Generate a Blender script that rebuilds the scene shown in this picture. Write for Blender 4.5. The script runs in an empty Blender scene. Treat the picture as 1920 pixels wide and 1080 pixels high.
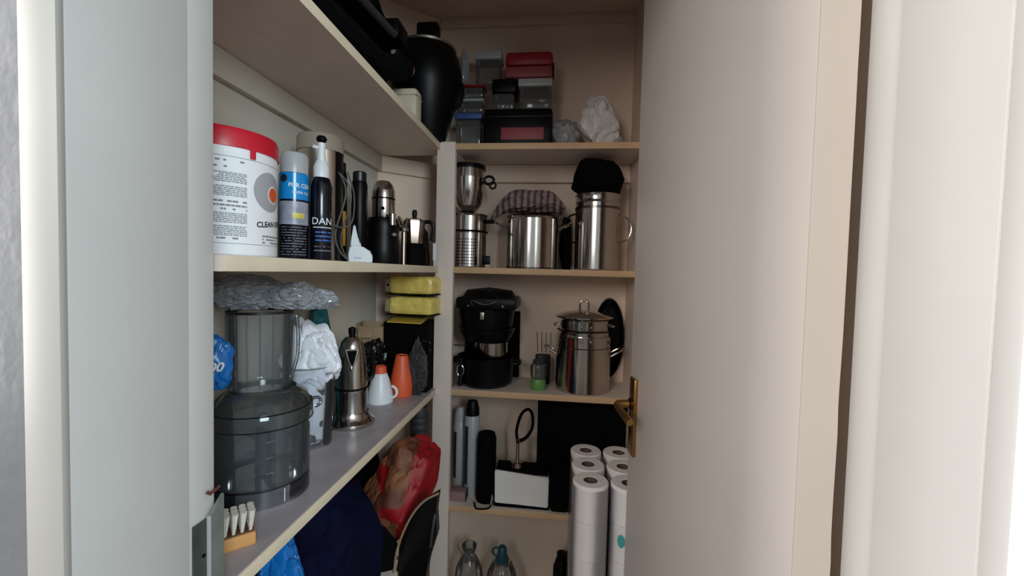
import bpy, bmesh, math, random
from mathutils import Vector, Matrix, noise
PI = math.pi
sc = bpy.context.scene
C = sc.collection

# ------------------------------------------------------------------ camera
cam_d = bpy.data.cameras.new('camera')
cam = bpy.data.objects.new('camera', cam_d)
C.objects.link(cam)
cam_d.sensor_width = 36.0
cam_d.lens = 36.0 * 790.0 / 1920.0
cam_d.clip_start = 0.01
cam_d.clip_end = 60
cam.matrix_world = Matrix((
    (0.99395488, -0.02888793, 0.10592064, 0.0),
    (0.10691113, 0.03521779, -0.99364466, 0.0),
    (0.02497405, 0.99896206, 0.03809333, 1.34),
    (0, 0, 0, 1))) @ Matrix.Identity(4)
# columns of the rotation are the camera axes in the room: rows above = room X, Y, Z
sc.camera = cam

# ------------------------------------------------------------------ light
w = bpy.data.worlds.new('world')
sc.world = w
w.use_nodes = True
bg = w.node_tree.nodes['Background']
bg.inputs[0].default_value = (0.80, 0.93, 1.0, 1)
bg.inputs[1].default_value = 0.45


def area(name, loc, target, sx, sy, power, col):
    l = bpy.data.lights.new(name, 'AREA')
    l.shape = 'RECTANGLE'
    l.size = sx
    l.size_y = sy
    l.energy = power
    l.color = col
    o = bpy.data.objects.new(name, l)
    C.objects.link(o)
    o.location = loc
    d = Vector(target) - Vector(loc)
    o.rotation_euler = d.to_track_quat('-Z', 'Y').to_euler()
    return o


area('fill_light_left', (-1.15, -1.8, 2.2), (0.12, 0.9, 1.15), 1.2, 1.0, 40, (1.0, 0.95, 0.90))  # unseen fill light, added to brighten the door and the back shelves
area('fill_light_right', (1.25, -1.5, 2.0), (-0.5, 0.65, 1.25), 0.9, 0.9, 50, (0.79, 0.94, 1.0))  # unseen cool fill, added to brighten the side shelves and the tub
area('window_light_side', (-2.0, -0.08, 1.6), (0.3, 0.36, 1.3), 0.5, 1.5, 28, (1.0, 0.97, 0.94))

vs = sc.view_settings
vs.view_transform = 'Standard'
vs.look = 'None'
vs.gamma = 1
vs.use_curve_mapping = False
vs.exposure = 0.0
try:
    sc.cycles.transparent_max_bounces = 24
except Exception:
    pass

# ------------------------------------------------------------------ materials
MATS = {}


def lin(c):
    return tuple((x / 12.92 if x <= 0.04045 else ((x + 0.055) / 1.055) ** 2.4) for x in [v / 255 for v in c]) + (1,)


def mat(name, rgb, rough=0.5, metal=0.0, var=0.0, vscale=8.0, bump=0.0, bscale=120.0, spec=0.5, stretch=None, sss=0.0):
    m = bpy.data.materials.new(name)
    m.use_nodes = True
    nt = m.node_tree
    b = nt.nodes['Principled BSDF']
    col = lin(rgb)
    b.inputs['Base Color'].default_value = col
    b.inputs['Roughness'].default_value = rough
    b.inputs['Metallic'].default_value = metal
    b.inputs['Specular IOR Level'].default_value = spec
    tc = nt.nodes.new('ShaderNodeTexCoord')
    src = tc.outputs['Object']
    if stretch:
        mp = nt.nodes.new('ShaderNodeMapping')
        mp.inputs['Scale'].default_value = stretch
        nt.links.new(src, mp.inputs[0])
        src = mp.outputs[0]
    if var > 0:
        n = nt.nodes.new('ShaderNodeTexNoise')
        n.inputs['Scale'].default_value = vscale
        n.inputs['Detail'].default_value = 4
        r = nt.nodes.new('ShaderNodeValToRGB')
        r.color_ramp.elements[0].position = 0.3
        r.color_ramp.elements[1].position = 0.7
        r.color_ramp.elements[0].color = tuple(max(0, c * (1 - var)) for c in col[:3]) + (1,)
        r.color_ramp.elements[1].color = tuple(min(1, c * (1 + var)) for c in col[:3]) + (1,)
        nt.links.new(src, n.inputs['Vector'])
        nt.links.new(n.outputs['Fac'], r.inputs[0])
        nt.links.new(r.outputs[0], b.inputs['Base Color'])
    if bump > 0:
        n2 = nt.nodes.new('ShaderNodeTexNoise')
        n2.inputs['Scale'].default_value = bscale
        n2.inputs['Detail'].default_value = 3
        bp = nt.nodes.new('ShaderNodeBump')
        bp.inputs['Strength'].default_value = bump
        bp.inputs['Distance'].default_value = 0.002
        nt.links.new(src, n2.inputs['Vector'])
        nt.links.new(n2.outputs['Fac'], bp.inputs['Height'])
        nt.links.new(bp.outputs[0], b.inputs['Normal'])
    MATS[name] = m
    return m


def clear(name, tint, gloss_rough=0.05, milky=0.0, milk_rgb=(230, 232, 235), ior=1.45):
    """thin clear plastic: see-through, with a Fresnel sheen and some milky scatter"""
    m = bpy.data.materials.new(name)
    m.use_nodes = True
    nt = m.node_tree
    nt.nodes.clear()
    out = nt.nodes.new('ShaderNodeOutputMaterial')
    tr = nt.nodes.new('ShaderNodeBsdfTransparent')
    tr.inputs[0].default_value = tuple(tint) + (1,)
    gl = nt.nodes.new('ShaderNodeBsdfGlossy')
    gl.inputs['Roughness'].default_value = gloss_rough
    fr = nt.nodes.new('ShaderNodeFresnel')
    fr.inputs[0].default_value = ior
    mx = nt.nodes.new('ShaderNodeMixShader')
    last = tr
    if milky > 0:
        df = nt.nodes.new('ShaderNodeBsdfDiffuse')
        df.inputs[0].default_value = lin(milk_rgb)
        m2 = nt.nodes.new('ShaderNodeMixShader')
        m2.inputs[0].default_value = milky
        nt.links.new(tr.outputs[0], m2.inputs[1])
        nt.links.new(df.outputs[0], m2.inputs[2])
        last = m2
    nt.links.new(fr.outputs[0], mx.inputs[0])
    nt.links.new(last.outputs[0], mx.inputs[1])
    nt.links.new(gl.outputs[0], mx.inputs[2])
    nt.links.new(mx.outputs[0], out.inputs[0])
    MATS[name] = m
    return m


def two_tone(name, rgb_a, rgb_b, scale, rough=0.5, kind='noise', pos=(0.48, 0.52), rgb_c=None, stretch=(1, 1, 1)):
    m = bpy.data.materials.new(name)
    m.use_nodes = True
    nt = m.node_tree
    b = nt.nodes['Principled BSDF']
    b.inputs['Roughness'].default_value = rough
    tc = nt.nodes.new('ShaderNodeTexCoord')
    mp = nt.nodes.new('ShaderNodeMapping')
    mp.inputs['Scale'].default_value = stretch
    nt.links.new(tc.outputs['Object'], mp.inputs[0])
    if kind == 'noise':
        n = nt.nodes.new('ShaderNodeTexNoise')
        n.inputs['Scale'].default_value = scale
        n.inputs['Detail'].default_value = 2
    else:
        n = nt.nodes.new('ShaderNodeTexWave')
        n.inputs['Scale'].default_value = scale
        n.inputs['Distortion'].default_value = 1.5
    nt.links.new(mp.outputs[0], n.inputs['Vector'])
    r = nt.nodes.new('ShaderNodeValToRGB')
    e = r.color_ramp.elements
    e[0].position, e[1].position = pos
    e[0].color, e[1].color = lin(rgb_a), lin(rgb_b)
    if rgb_c:
        x = e.new(min(1, pos[1] + 0.2))
        x.color = lin(rgb_c)
    nt.links.new(n.outputs['Fac'], r.inputs[0])
    nt.links.new(r.outputs[0], b.inputs['Base Color'])
    MATS[name] = m
    return m


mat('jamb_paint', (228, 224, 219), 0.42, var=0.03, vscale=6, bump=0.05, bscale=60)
mat('jamb_paint_shaded', (200, 198, 194), 0.42, var=0.03, vscale=6, bump=0.05, bscale=60)  # darker copy of the jamb white; dimmer light put into the colour
mat('casing_paint_shaded', (168, 163, 157), 0.45, var=0.03, vscale=6)  # white casing darkened; the shade on it is put into this colour
mat('door_paint', (234, 221, 213), 0.45, var=0.02, vscale=5, bump=0.04, bscale=50)
mat('door_edge_paint', (222, 210, 198), 0.5, var=0.02, vscale=7)
mat('hall_paint', (112, 111, 114), 0.35, var=0.05, vscale=10, bump=0.5, bscale=45)
mat('closet_paint', (230, 206, 187), 0.7, var=0.03, vscale=5, bump=0.05, bscale=40)
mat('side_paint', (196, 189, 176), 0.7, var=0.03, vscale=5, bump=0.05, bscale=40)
mat('ceiling_paint', (216, 192, 176), 0.8, var=0.02)
mat('floor_tile', (92, 82, 74), 0.5, var=0.1, vscale=4)
mat('shelf_white', (226, 210, 198), 0.45, var=0.05, vscale=14)
mat('liner', (170, 160, 164), 0.4, var=0.14, vscale=16)
mat('shelf_edge_tan', (212, 174, 134), 0.5, var=0.05, vscale=20)
mat('shelf_edge', (224, 207, 182), 0.5, var=0.05, vscale=20)
mat('post_white', (228, 211, 200), 0.5, var=0.03, vscale=8)
mat('steel', (196, 190, 184), 0.16, 1.0, var=0.04, vscale=10)
mat('steel_brushed', (196, 186, 172), 0.34, 1.0, var=0.06, vscale=30, stretch=(1, 1, 0.05))
mat('steel_dark', (110, 104, 98), 0.25, 1.0, var=0.05)
mat('galvanised', (134, 142, 137), 0.45, 0.4, var=0.2, vscale=25)
mat('galvanised_dark', (88, 98, 92), 0.5, 0.7, var=0.25, vscale=25)
mat('aluminium', (178, 160, 146), 0.32, 1.0, var=0.05)
mat('brass', (176, 136, 82), 0.3, 1.0, var=0.06, vscale=30)
mat('brass_dark', (96, 66, 36), 0.35, 1.0, var=0.1, vscale=30)
mat('rust', (96, 50, 40), 0.8, var=0.3, vscale=200)
mat('black_plastic', (7, 6, 8), 0.38, var=0.1, spec=0.2)
mat('black_matte', (5, 4, 5), 0.8, var=0.2, spec=0.1)
mat('black_fabric', (6, 5, 8), 0.9, spec=0.1, var=0.25, vscale=60, bump=0.3, bscale=300)
mat('black_bagplastic', (10, 9, 11), 0.28, var=0.1, spec=0.3)
mat('dark_lid', (22, 22, 24), 0.35, var=0.1)
mat('char_grey', (48, 46, 48), 0.6, var=0.2)
mat('white_plastic', (226, 228, 232), 0.35, var=0.02)
mat('white_label', (242, 243, 247), 0.45, var=0.015)
mat('print_black', (28, 28, 32), 0.6, var=0.05)
mat('print_grey', (128, 130, 138), 0.6, var=0.05)
mat('print_ring', (172, 172, 176), 0.55, var=0.03)
mat('print_orange', (226, 92, 40), 0.55, var=0.03)
mat('red_plastic', (204, 30, 50), 0.35, var=0.05)
mat('dark_red_plastic', (150, 24, 36), 0.4, var=0.05)
mat('pink_plastic', (150, 68, 74), 0.5, var=0.05)
mat('can_blue', (24, 138, 210), 0.15, var=0.04)
mat('can_dark', (12, 14, 26), 0.15, var=0.08)
mat('print_white', (222, 226, 232), 0.5, var=0.03)
mat('print_blue', (60, 110, 190), 0.5, var=0.05)
mat('can_photo', (150, 152, 168), 0.35, var=0.3, vscale=50)
mat('can_yellow', (206, 196, 90), 0.45, var=0.3, vscale=60)
mat('translucent_grey', (176, 178, 180), 0.3, var=0.03)
mat('beige_lid', (150, 138, 124), 0.45, var=0.05)
mat('cable_grey', (92, 88, 86), 0.5, var=0.1)
mat('amber', (196, 140, 50), 0.4, var=0.1)
mat('yellow_film', (228, 202, 106), 0.3, var=0.18, vscale=40, bump=0.6, bscale=60)
mat('yellow_card', (206, 170, 66), 0.5, var=0.05)
mat('pale_film', (150, 138, 110), 0.35, var=0.15, vscale=30)
mat('cardboard', (150, 126, 100), 0.75, var=0.1, vscale=15)
mat('orange_plastic', (222, 92, 52), 0.45, var=0.05)
mat('wood', (206, 150, 90), 0.55, var=0.14, vscale=40, stretch=(0.15, 1, 1))
mat('wood_dark', (92, 56, 36), 0.6, var=0.2, vscale=30)
mat('bristle', (222, 216, 202), 0.6, var=0.08, vscale=100)
mat('blue_bag', (20, 108, 186), 0.25, var=0.12, vscale=20)
mat('teal_bag', (16, 84, 92), 0.35, var=0.2, vscale=25)
mat('navy_fabric', (7, 9, 36), 0.85, spec=0.12, var=0.25, vscale=10, bump=0.2, bscale=400)
mat('red_bag', (150, 22, 26), 0.5, spec=0.3, var=0.15, vscale=18)
two_tone('brown_print', (96, 48, 32), (140, 86, 54), 16, 0.65, pos=(0.4, 0.6), rgb_c=(76, 34, 28))
two_tone('white_bag', (222, 226, 236), (34, 18, 24), 20, 0.35, pos=(0.57, 0.59))
mat('white_bag_plain', (238, 239, 247), 0.4, var=0.03)
mat('white_film', (222, 216, 212), 0.4, var=0.05)
two_tone('striped_cloth', (150, 132, 130), (112, 56, 60), 9, 0.9, kind='wave', pos=(0.5, 0.7), rgb_c=(84, 78, 82), stretch=(1.6, 1.2, 1.6))
mat('paper_white', (240, 234, 230), 0.9, var=0.03, bump=0.25, bscale=250)
mat('paper_core', (96, 76, 64), 0.9, var=0.1)
mat('box_white', (242, 237, 233), 0.6, var=0.04, vscale=12)
mat('mauve_box', (150, 116, 116), 0.6, var=0.1)
mat('blue_lid', (70, 96, 150), 0.4, var=0.06)
mat('teal_cap', (30, 76, 88), 0.4, var=0.1)
mat('green_plastic', (104, 156, 78), 0.4, var=0.1)
mat('skin_orange', (206, 140, 100), 0.5, var=0.1)
mat('tan_tip', (190, 122, 76), 0.5, var=0.1)
mat('teal_print', (70, 160, 156), 0.5, var=0.1)
mat('cream_plastic', (190, 176, 156), 0.5, var=0.03)
clear('smoky_clear', (0.72, 0.75, 0.77), 0.06, milky=0.17, milk_rgb=(140, 150, 156), ior=1.55)
clear('smoky_lid', (0.66, 0.69, 0.69), 0.08, milky=0.16, milk_rgb=(128, 132, 130), ior=1.6)
clear('skirt_clear', (0.92, 0.93, 0.95), 0.05, milky=0.05, milk_rgb=(150, 156, 166), ior=1.5)
clear('clear_jug', (0.90, 0.92, 0.92), 0.05, milky=0.12, milk_rgb=(176, 182, 186), ior=1.5)
clear('clear_tub', (0.94, 0.95, 0.96), 0.05, milky=0.04)
clear('film_clear', (0.92, 0.93, 0.95), 0.09, milky=0.36, milk_rgb=(226, 232, 240), ior=1.8)
clear('wrap_clear', (0.97, 0.97, 0.98), 0.12, milky=0.10, milk_rgb=(222, 228, 236), ior=1.5)
clear('box_clear', (0.74, 0.73, 0.73), 0.12, milky=0.25, milk_rgb=(150, 148, 146))
clear('bottle_clear', (0.85, 0.84, 0.83), 0.06, milky=0.12, milk_rgb=(190, 188, 184))

# ------------------------------------------------------------------ mesh helpers


def bm_new():
    return bmesh.new()


def link(name, bm, m, parent=None, smooth=35):
    me = bpy.data.meshes.new(name)
    bmesh.ops.recalc_face_normals(bm, faces=bm.faces[:])
    bm.to_mesh(me)
    bm.free()
    if smooth:
        me.polygons.foreach_set('use_smooth', [True] * len(me.polygons))
        me.set_sharp_from_angle(angle=math.radians(smooth))
    me.materials.append(MATS[m])
    o = bpy.data.objects.new(name, me)
    C.objects.link(o)
    if parent:
        o.parent = parent
    return o


def thing(name, label, cat, loc, rz=0.0, group=None):
    o = bpy.data.objects.new(name, None)
    o.empty_display_size = 0.02
    C.objects.link(o)
    o.location = loc
    o.rotation_euler = (0, 0, rz)
    return tag(o, label, cat, group)


def tag(o, label, cat, group=None):
    o['label'] = label
    o['category'] = cat
    if group:
        o['group'] = group
    return o


def struct(o, label=None, cat=None):
    o['kind'] = 'structure'
    if label:
        o['label'] = label
    if cat:
        o['category'] = cat
    return o


def add_box(bm, c, s, bevel=0.0, rot=None, seg=2):
    r = bmesh.ops.create_cube(bm, size=1.0)
    vs_ = r['verts']
    for v in vs_:
        v.co = Vector((v.co.x * s[0], v.co.y * s[1], v.co.z * s[2]))
    if bevel > 0:
        es = list({e for v in vs_ for e in v.link_edges})
        rr = bmesh.ops.bevel(bm, geom=es, offset=bevel, segments=seg, profile=0.5, affect='EDGES')
        vs_ = list({v for f in rr['faces'] for v in f.verts} | {v for v in vs_ if v.is_valid})
        # all verts of this island
        seen = set(vs_)
        st = list(vs_)
        while st:
            v = st.pop()
            for e in v.link_edges:
                o = e.other_vert(v)
                if o not in seen:
                    seen.add(o)
                    st.append(o)
        vs_ = list(seen)
    for v in vs_:
        if rot is not None:
            v.co = rot @ v.co
        v.co += Vector(c)
    return bm


def box(c, s, bevel=0.0, rot=None):
    return add_box(bm_new(), c, s, bevel, rot)


def boxr(x0, x1, y0, y1, z0, z1, bevel=0.0):
    return box(((x0 + x1) / 2, (y0 + y1) / 2, (z0 + z1) / 2), (x1 - x0, y1 - y0, z1 - z0), bevel)


def add_lathe(bm, prof, n=40, c=(0, 0, 0), sx=1.0, sy=1.0, rot=None):
    rings = []
    c = Vector(c)
    for (r, z) in prof:
        if r < 1e-6:
            p = Vector((0, 0, z))
            if rot is not None:
                p = rot @ p
            rings.append([bm.verts.new(p + c)])
        else:
            ring = []
            for i in range(n):
                a = 2 * PI * i / n
                p = Vector((r * math.cos(a) * sx, r * math.sin(a) * sy, z))
                if rot is not None:
                    p = rot @ p
                ring.append(bm.verts.new(p + c))
            rings.append(ring)
    for a, b in zip(rings[:-1], rings[1:]):
        if len(a) == 1 and len(b) == 1:
            continue
        for i in range(n):
            j = (i + 1) % n
            if len(a) == 1:
                bm.faces.new((a[0], b[j], b[i]))
            elif len(b) == 1:
                bm.faces.new((a[i], a[j], b[0]))
            else:
                bm.faces.new((a[i], a[j], b[j], b[i]))
    return bm


def lathe(prof, n=40, c=(0, 0, 0), sx=1.0, sy=1.0, rot=None):
    return add_lathe(bm_new(), prof, n, c, sx, sy, rot)


def add_tube(bm, pts, r, n=10, cap=True, closed=False, flat=1.0):
    pts = [Vector(p) for p in pts]
    N = len(pts)
    rr = r if isinstance(r, (list, tuple)) else [r] * N
    rings = []
    up = None
    for i, p in enumerate(pts):
        if closed:
            t = pts[(i + 1) % N] - pts[i - 1]
        else:
            t = pts[min(i + 1, N - 1)] - pts[max(i - 1, 0)]
        t.normalize()
        if up is None:
            up = Vector((0, 0, 1)) if abs(t.z) < 0.9 else Vector((1, 0, 0))
        s = t.cross(up)
        if s.length < 1e-6:
            s = t.orthogonal()
        s.normalize()
        up = s.cross(t).normalized()
        ring = []
        for k in range(n):
            a = 2 * PI * k / n
            ring.append(bm.verts.new(p + s * (math.cos(a) * rr[i]) + up * (math.sin(a) * rr[i] * flat)))
        rings.append(ring)
    M = N if closed else N - 1
    for i in range(M):
        a, b = rings[i], rings[(i + 1) % N]
        for k in range(n):
            j = (k + 1) % n
            bm.faces.new((a[k], a[j], b[j], b[k]))
    if cap and not closed:
        bm.faces.new(rings[0][::-1])
        bm.faces.new(rings[-1])
    return bm


def tube(pts, r, n=10, closed=False, flat=1.0):
    return add_tube(bm_new(), pts, r, n, True, closed, flat)


def smooth_path(pts, k=6):
    """Catmull-Rom through the points"""
    P = [Vector(p) for p in pts]
    P = [P[0] * 2 - P[1]] + P + [P[-1] * 2 - P[-2]]
    out = []
    for i in range(1, len(P) - 2):
        for j in range(k):
            t = j / k
            a, b, c, d = P[i - 1], P[i], P[i + 1], P[i + 2]
            out.append(0.5 * ((2 * b) + (c - a) * t + (2 * a - 5 * b + 4 * c - d) * t * t + (3 * b - a - 3 * c + d) * t ** 3))
    out.append(P[-2])
    return out


def arc_pts(c, r, a0, a1, n, ax='xz', sq=1.0):
    out = []
    for i in range(n + 1):
        a = a0 + (a1 - a0) * i / n
        u, v = r * math.cos(a), r * sq * math.sin(a)
        if ax == 'xz':
            out.append((c[0] + u, c[1], c[2] + v))
        elif ax == 'yz':
            out.append((c[0], c[1] + u, c[2] + v))
        else:
            out.append((c[0] + u, c[1] + v, c[2]))
    return out


def crumple(rad, seed, amp=0.25, freq=2.2, sub=4, c=(0, 0, 0), flat_bottom=True, sag=0.0, power=1.0):
    """a crumpled soft bag: flat facets meeting in creases, plus folds; rad = half sizes"""
    bm = bm_new()
    bmesh.ops.create_icosphere(bm, subdivisions=min(sub, 5), radius=1.0)
    rnd_ = random.Random(seed * 13 + 1)
    npl = int(9 + 6 * freq)
    planes = []
    for i in range(npl):
        zz = 1 - 2 * (i + 0.5) / npl
        ph = i * 2.399963 + rnd_.uniform(-0.5, 0.5)
        rxy = math.sqrt(max(0, 1 - zz * zz))
        nrm = Vector((rxy * math.cos(ph), rxy * math.sin(ph), zz)) + Vector([rnd_.uniform(-0.25, 0.25) for _ in range(3)])
        planes.append((nrm.normalized(), 1.0 - amp * 0.75 * rnd_.random()))
    off = Vector((seed * 7.31, seed * 3.17, seed * 1.93))
    for v in bm.verts:
        d = v.co.normalized()
        h = 1.25
        for nrm, o_ in planes:
            k = d.dot(nrm)
            if k > 0.3:
                h = min(h, o_ / k)
        q = d * freq + off
        w_ = Vector((noise.noise(q), noise.noise(q + Vector((9, 3, 1))), noise.noise(q + Vector((2, 7, 5)))))
        cr = abs(noise.noise(q * 0.7 + w_ * 0.6))
        cr2 = abs(noise.noise(q * 1.6 + w_ * 0.9))
        h *= 1.0 - amp * (0.36 * max(0.0, 0.20 - cr) / 0.20 + 0.22 * max(0.0, 0.16 - cr2) / 0.16)
        p = d * h
        if power != 1.0:
            p = Vector([math.copysign(abs(x_) ** power, x_) for x_ in p])
        v.co = Vector((p.x * rad[0], p.y * rad[1], p.z * rad[2]))
    if flat_bottom:
        lo = -rad[2] * 0.80
        for v in bm.verts:
            if v.co.z < lo:
                v.co.z = lo
        for v in bm.verts:
            v.co.z -= lo
    for v in bm.verts:
        v.co += Vector(c)
    return bm


def cyl_patch(r, a0, a1, z0, z1, n=20, m=1):
    bm = bm_new()
    g = []
    for j in range(m + 1):
        z = z0 + (z1 - z0) * j / m
        g.append([bm.verts.new((r * math.cos(a0 + (a1 - a0) * i / n), r * math.sin(a0 + (a1 - a0) * i / n), z)) for i in range(n + 1)])
    for j in range(m):
        for i in range(n):
            bm.faces.new((g[j][i], g[j][i + 1], g[j + 1][i + 1], g[j + 1][i]))
    return bm


def cyl_disc(bm, r, a0, zc, r0, r1, n=32):
    """ring or disc of print wrapped on a cylinder of radius r"""
    def P(rad, t):
        return (r * math.cos(a0 + rad * math.cos(t) / r), r * math.sin(a0 + rad * math.cos(t) / r), zc + rad * math.sin(t))
    k = 4
    prev = None
    for j in range(k + 1):
        rad = max(1e-5, r0 + (r1 - r0) * j / k)
        ring = [bm.verts.new(P(rad, 2 * PI * i / n)) for i in range(n)]
        if prev:
            for i in range(n):
                q = (i + 1) % n
                bm.faces.new((prev[i], ring[i], ring[q], prev[q]))
        prev = ring
    return bm


def text_mesh(s, size, bold=0.0, shear=0.0):
    cu = bpy.data.curves.new('lettering', 'FONT')
    cu.body = s
    cu.size = size
    cu.align_x = 'CENTER'
    cu.offset = bold
    cu.shear = shear
    cu.resolution_u = 3
    ob = bpy.data.objects.new('lettering', cu)
    C.objects.link(ob)
    dg = bpy.context.evaluated_depsgraph_get()
    me = bpy.data.meshes.new_from_object(ob.evaluated_get(dg))
    bpy.data.objects.remove(ob)
    bpy.data.curves.remove(cu)
    bm = bm_new()
    bm.from_mesh(me)
    bpy.data.meshes.remove(me)
    return bm


def text_on_cyl(s, size, r, a0, z, m, parent, bold=0.0, slope=0.0, name='lettering'):
    bm = text_mesh(s, size, bold)
    for v in bm.verts:
        x, y = v.co.x, v.co.y
        a = a0 + x / r
        v.co = Vector((r * math.cos(a), r * math.sin(a), z + y + slope * x))
    return link(name, bm, m, parent, smooth=0)


def fine_print(r, a0, a1, rows, m, parent, seed=0, name='fine_print'):
    """rows of tiny unreadable print as thin bars on a cylinder"""
    rnd = random.Random(seed)
    bm = bm_new()
    for (z, h, fill) in rows:
        a = a0
        while a < a1:
            wd = rnd.uniform(0.03, 0.10)
            b = min(a1, a + wd)
            if rnd.random() < fill:
                n = 2
                lo = [bm.verts.new((r * math.cos(a + (b - a) * i / n), r * math.sin(a + (b - a) * i / n), z)) for i in range(n + 1)]
                hi = [bm.verts.new((r * math.cos(a + (b - a) * i / n), r * math.sin(a + (b - a) * i / n), z + h)) for i in range(n + 1)]
                for i in range(n):
                    bm.faces.new((lo[i], lo[i + 1], hi[i + 1], hi[i]))
            a = b + 0.012
    return link(name, bm, m, parent, smooth=0)


# ------------------------------------------------------------------ the setting
ZC = 2.28
# closet shell
struct(link('floor', boxr(-2.6, 2.6, -3.4, 1.75, -0.06, 0.0), 'floor_tile', smooth=0), 'plain dull tiled floor running into the closet', 'floor')
struct(link('ceiling', boxr(-0.80, 0.46, 0.46, 1.75, ZC, ZC + 0.08), 'ceiling_paint', smooth=0), 'dim plain closet ceiling', 'ceiling')
struct(link('wall_left', boxr(-0.74, -0.64, 0.46, 1.75, 0, ZC), 'side_paint', smooth=0), 'plain painted closet wall behind the long side shelves', 'wall')
struct(link('wall_back', boxr(-0.64, 0.44, 1.585, 1.75, 0, ZC), 'closet_paint', smooth=0), 'plain painted wall behind the pot shelves', 'wall')
bm = bm_new()   # chamfered corner between the left and the back wall
v = [bm.verts.new(p) for p in ((-0.64, 1.44, 0), (-0.46, 1.585, 0), (-0.64, 1.585, 0), (-0.64, 1.44, ZC), (-0.46, 1.585, ZC), (-0.64, 1.585, ZC))]
for f in ((0, 1, 2), (5, 4, 3), (0, 3, 4, 1), (1, 4, 5, 2), (2, 5, 3, 0)):
    bm.faces.new([v[i] for i in f])
struct(link('wall_corner', bm, 'closet_paint', smooth=0), 'slanted wall closing the deep closet corner', 'wall')
bm = bm_new()
pr = ((0.345, 0.46), (0.252, 1.585), (0.44, 1.585), (0.44, 0.46))
v = [bm.verts.new((x, y, z)) for z in (0, ZC) for (x, y) in pr]
for f in ((0, 1, 2, 3), (7, 6, 5, 4), (0, 4, 5, 1), (1, 5, 6, 2), (2, 6, 7, 3), (3, 7, 4, 0)):
    bm.faces.new([v[i] for i in f])
struct(link('wall_right', bm, 'closet_paint', smooth=0), 'closet wall behind the open door', 'wall')

# wall of the hall with the doorway
struct(link('wall_front', boxr(-2.6, -0.412, 0.312, 0.46, 0, 2.5), 'hall_paint', smooth=0), 'glossy textured hall wall beside the door frame', 'wall')
struct(link('wall_hall', boxr(0.355, 2.6, 0.312, 0.46, 0, 2.5), 'hall_paint', smooth=0), 'hall wall on the hinge side of the doorway', 'wall')
struct(link('wall_header', boxr(-0.412, 0.355, 0.312, 0.46, 2.08, 2.5), 'hall_paint', smooth=0), 'hall wall above the doorway', 'wall')
struct(link('wall_light_block', boxr(-2.6, 2.6, -3.4, -3.2, 0, 0.95), 'hall_paint', smooth=0), 'unseen low wall added behind the viewer to block low light', 'wall')  # added out of view to cut low sky light on the top back wall
# door frame: jamb with rebate, and casing, on each side
bm = bm_new()
add_box(bm, (-0.409, 0.3625, 1.04), (0.018, 0.113, 2.08), 0.0004)
add_box(bm, (-0.4085, 0.438, 1.04), (0.013, 0.036, 2.08), 0.001)
struct(link('trim_1', bm, 'jamb_paint_shaded'), 'white painted door jamb with a shallow rebate, beside the metal strike strip', 'door jamb')
struct(link('trim_2', boxr(-0.436, -0.4002, 0.2995, 0.306, 0, 2.12, 0.002), 'casing_paint_shaded'), 'narrow white casing along the strike side of the doorway', 'casing')
bm = bm_new()
add_box(bm, (0.3245, 0.365, 1.04), (0.061, 0.094, 2.08), 0.0008)
add_box(bm, (0.3265, 0.4365, 1.04), (0.053, 0.047, 2.08), 0.001)
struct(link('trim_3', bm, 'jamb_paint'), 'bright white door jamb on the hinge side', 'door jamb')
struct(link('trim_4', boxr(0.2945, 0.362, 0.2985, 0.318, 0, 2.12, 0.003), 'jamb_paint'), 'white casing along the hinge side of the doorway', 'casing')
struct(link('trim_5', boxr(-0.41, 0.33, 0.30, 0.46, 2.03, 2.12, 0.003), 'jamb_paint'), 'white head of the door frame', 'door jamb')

# battens under the upper shelves
struct(link('trim_6', boxr(-0.64, -0.622, 0.47, 1.452, 1.682, 1.7365, 0.002), 'side_paint'), 'wooden batten under the top side shelf', 'batten')
bm = box((0, 0, 0), (0.222, 0.018, 0.0545), 0.002, Matrix.Rotation(math.atan2(0.145, 0.18), 3, 'Z'))
for q in bm.verts:
    q.co += Vector((-0.5455, 1.5065, 1.7093))
struct(link('trim_7', bm, 'closet_paint'), 'short batten across the slanted corner', 'batten')
struct(link('trim_8', boxr(-0.46, 0.252, 1.567, 1.585, 1.672, 1.7365, 0.002), 'closet_paint'), 'batten along the back wall under the top shelf', 'batten')
struct(link('trim_9', boxr(-0.46, 0.252, 1.572, 1.585, ZC - 0.035, ZC, 0.003), 'ceiling_paint'), 'thin strip where back wall meets ceiling', 'trim')

# the open door
dr = thing('door_1', 'plain cream painted door standing open into the closet', 'door', (0.249, 0.4515, 0.0), math.atan2(0.061, 0.61))
dr['kind'] = 'structure'
link('door_leaf', boxr(0.0, 0.040, 0.0015, 0.6115, 0.01, 2.02, 0.0015), 'door_paint', dr)
bm = bm_new()   # hinge edge facing the hall, a little uneven along its outer side
rnd = random.Random(4)
n = 60
L, R_ = [], []
for i in range(n + 1):
    z = 0.01 + 2.01 * i / n
    chip = 0.0014 * rnd.random() if 0.75 < z < 1.25 else 0.0003 * rnd.random()
    L.append(bm.verts.new((0.0002, 0.0, z)))
    R_.append(bm.verts.new((0.0392 - chip, 0.0, z)))
L2 = [bm.verts.new((q.co.x, 0.0016, q.co.z)) for q in L]
R2 = [bm.verts.new((q.co.x, 0.0016, q.co.z)) for q in R_]
for i in range(n):
    bm.faces.new((L[i], R_[i], R_[i + 1], L[i + 1]))
    bm.faces.new((R_[i], R2[i], R2[i + 1], R_[i + 1]))
    bm.faces.new((L[i + 1], L2[i + 1], L2[i], L[i]))
bm.faces.new((L[0], L2[0], R2[0], R_[0]))
bm.faces.new((L[n], R_[n], R2[n], L2[n]))
link('edge_band', bm, 'door_edge_paint', dr, smooth=0)
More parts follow.
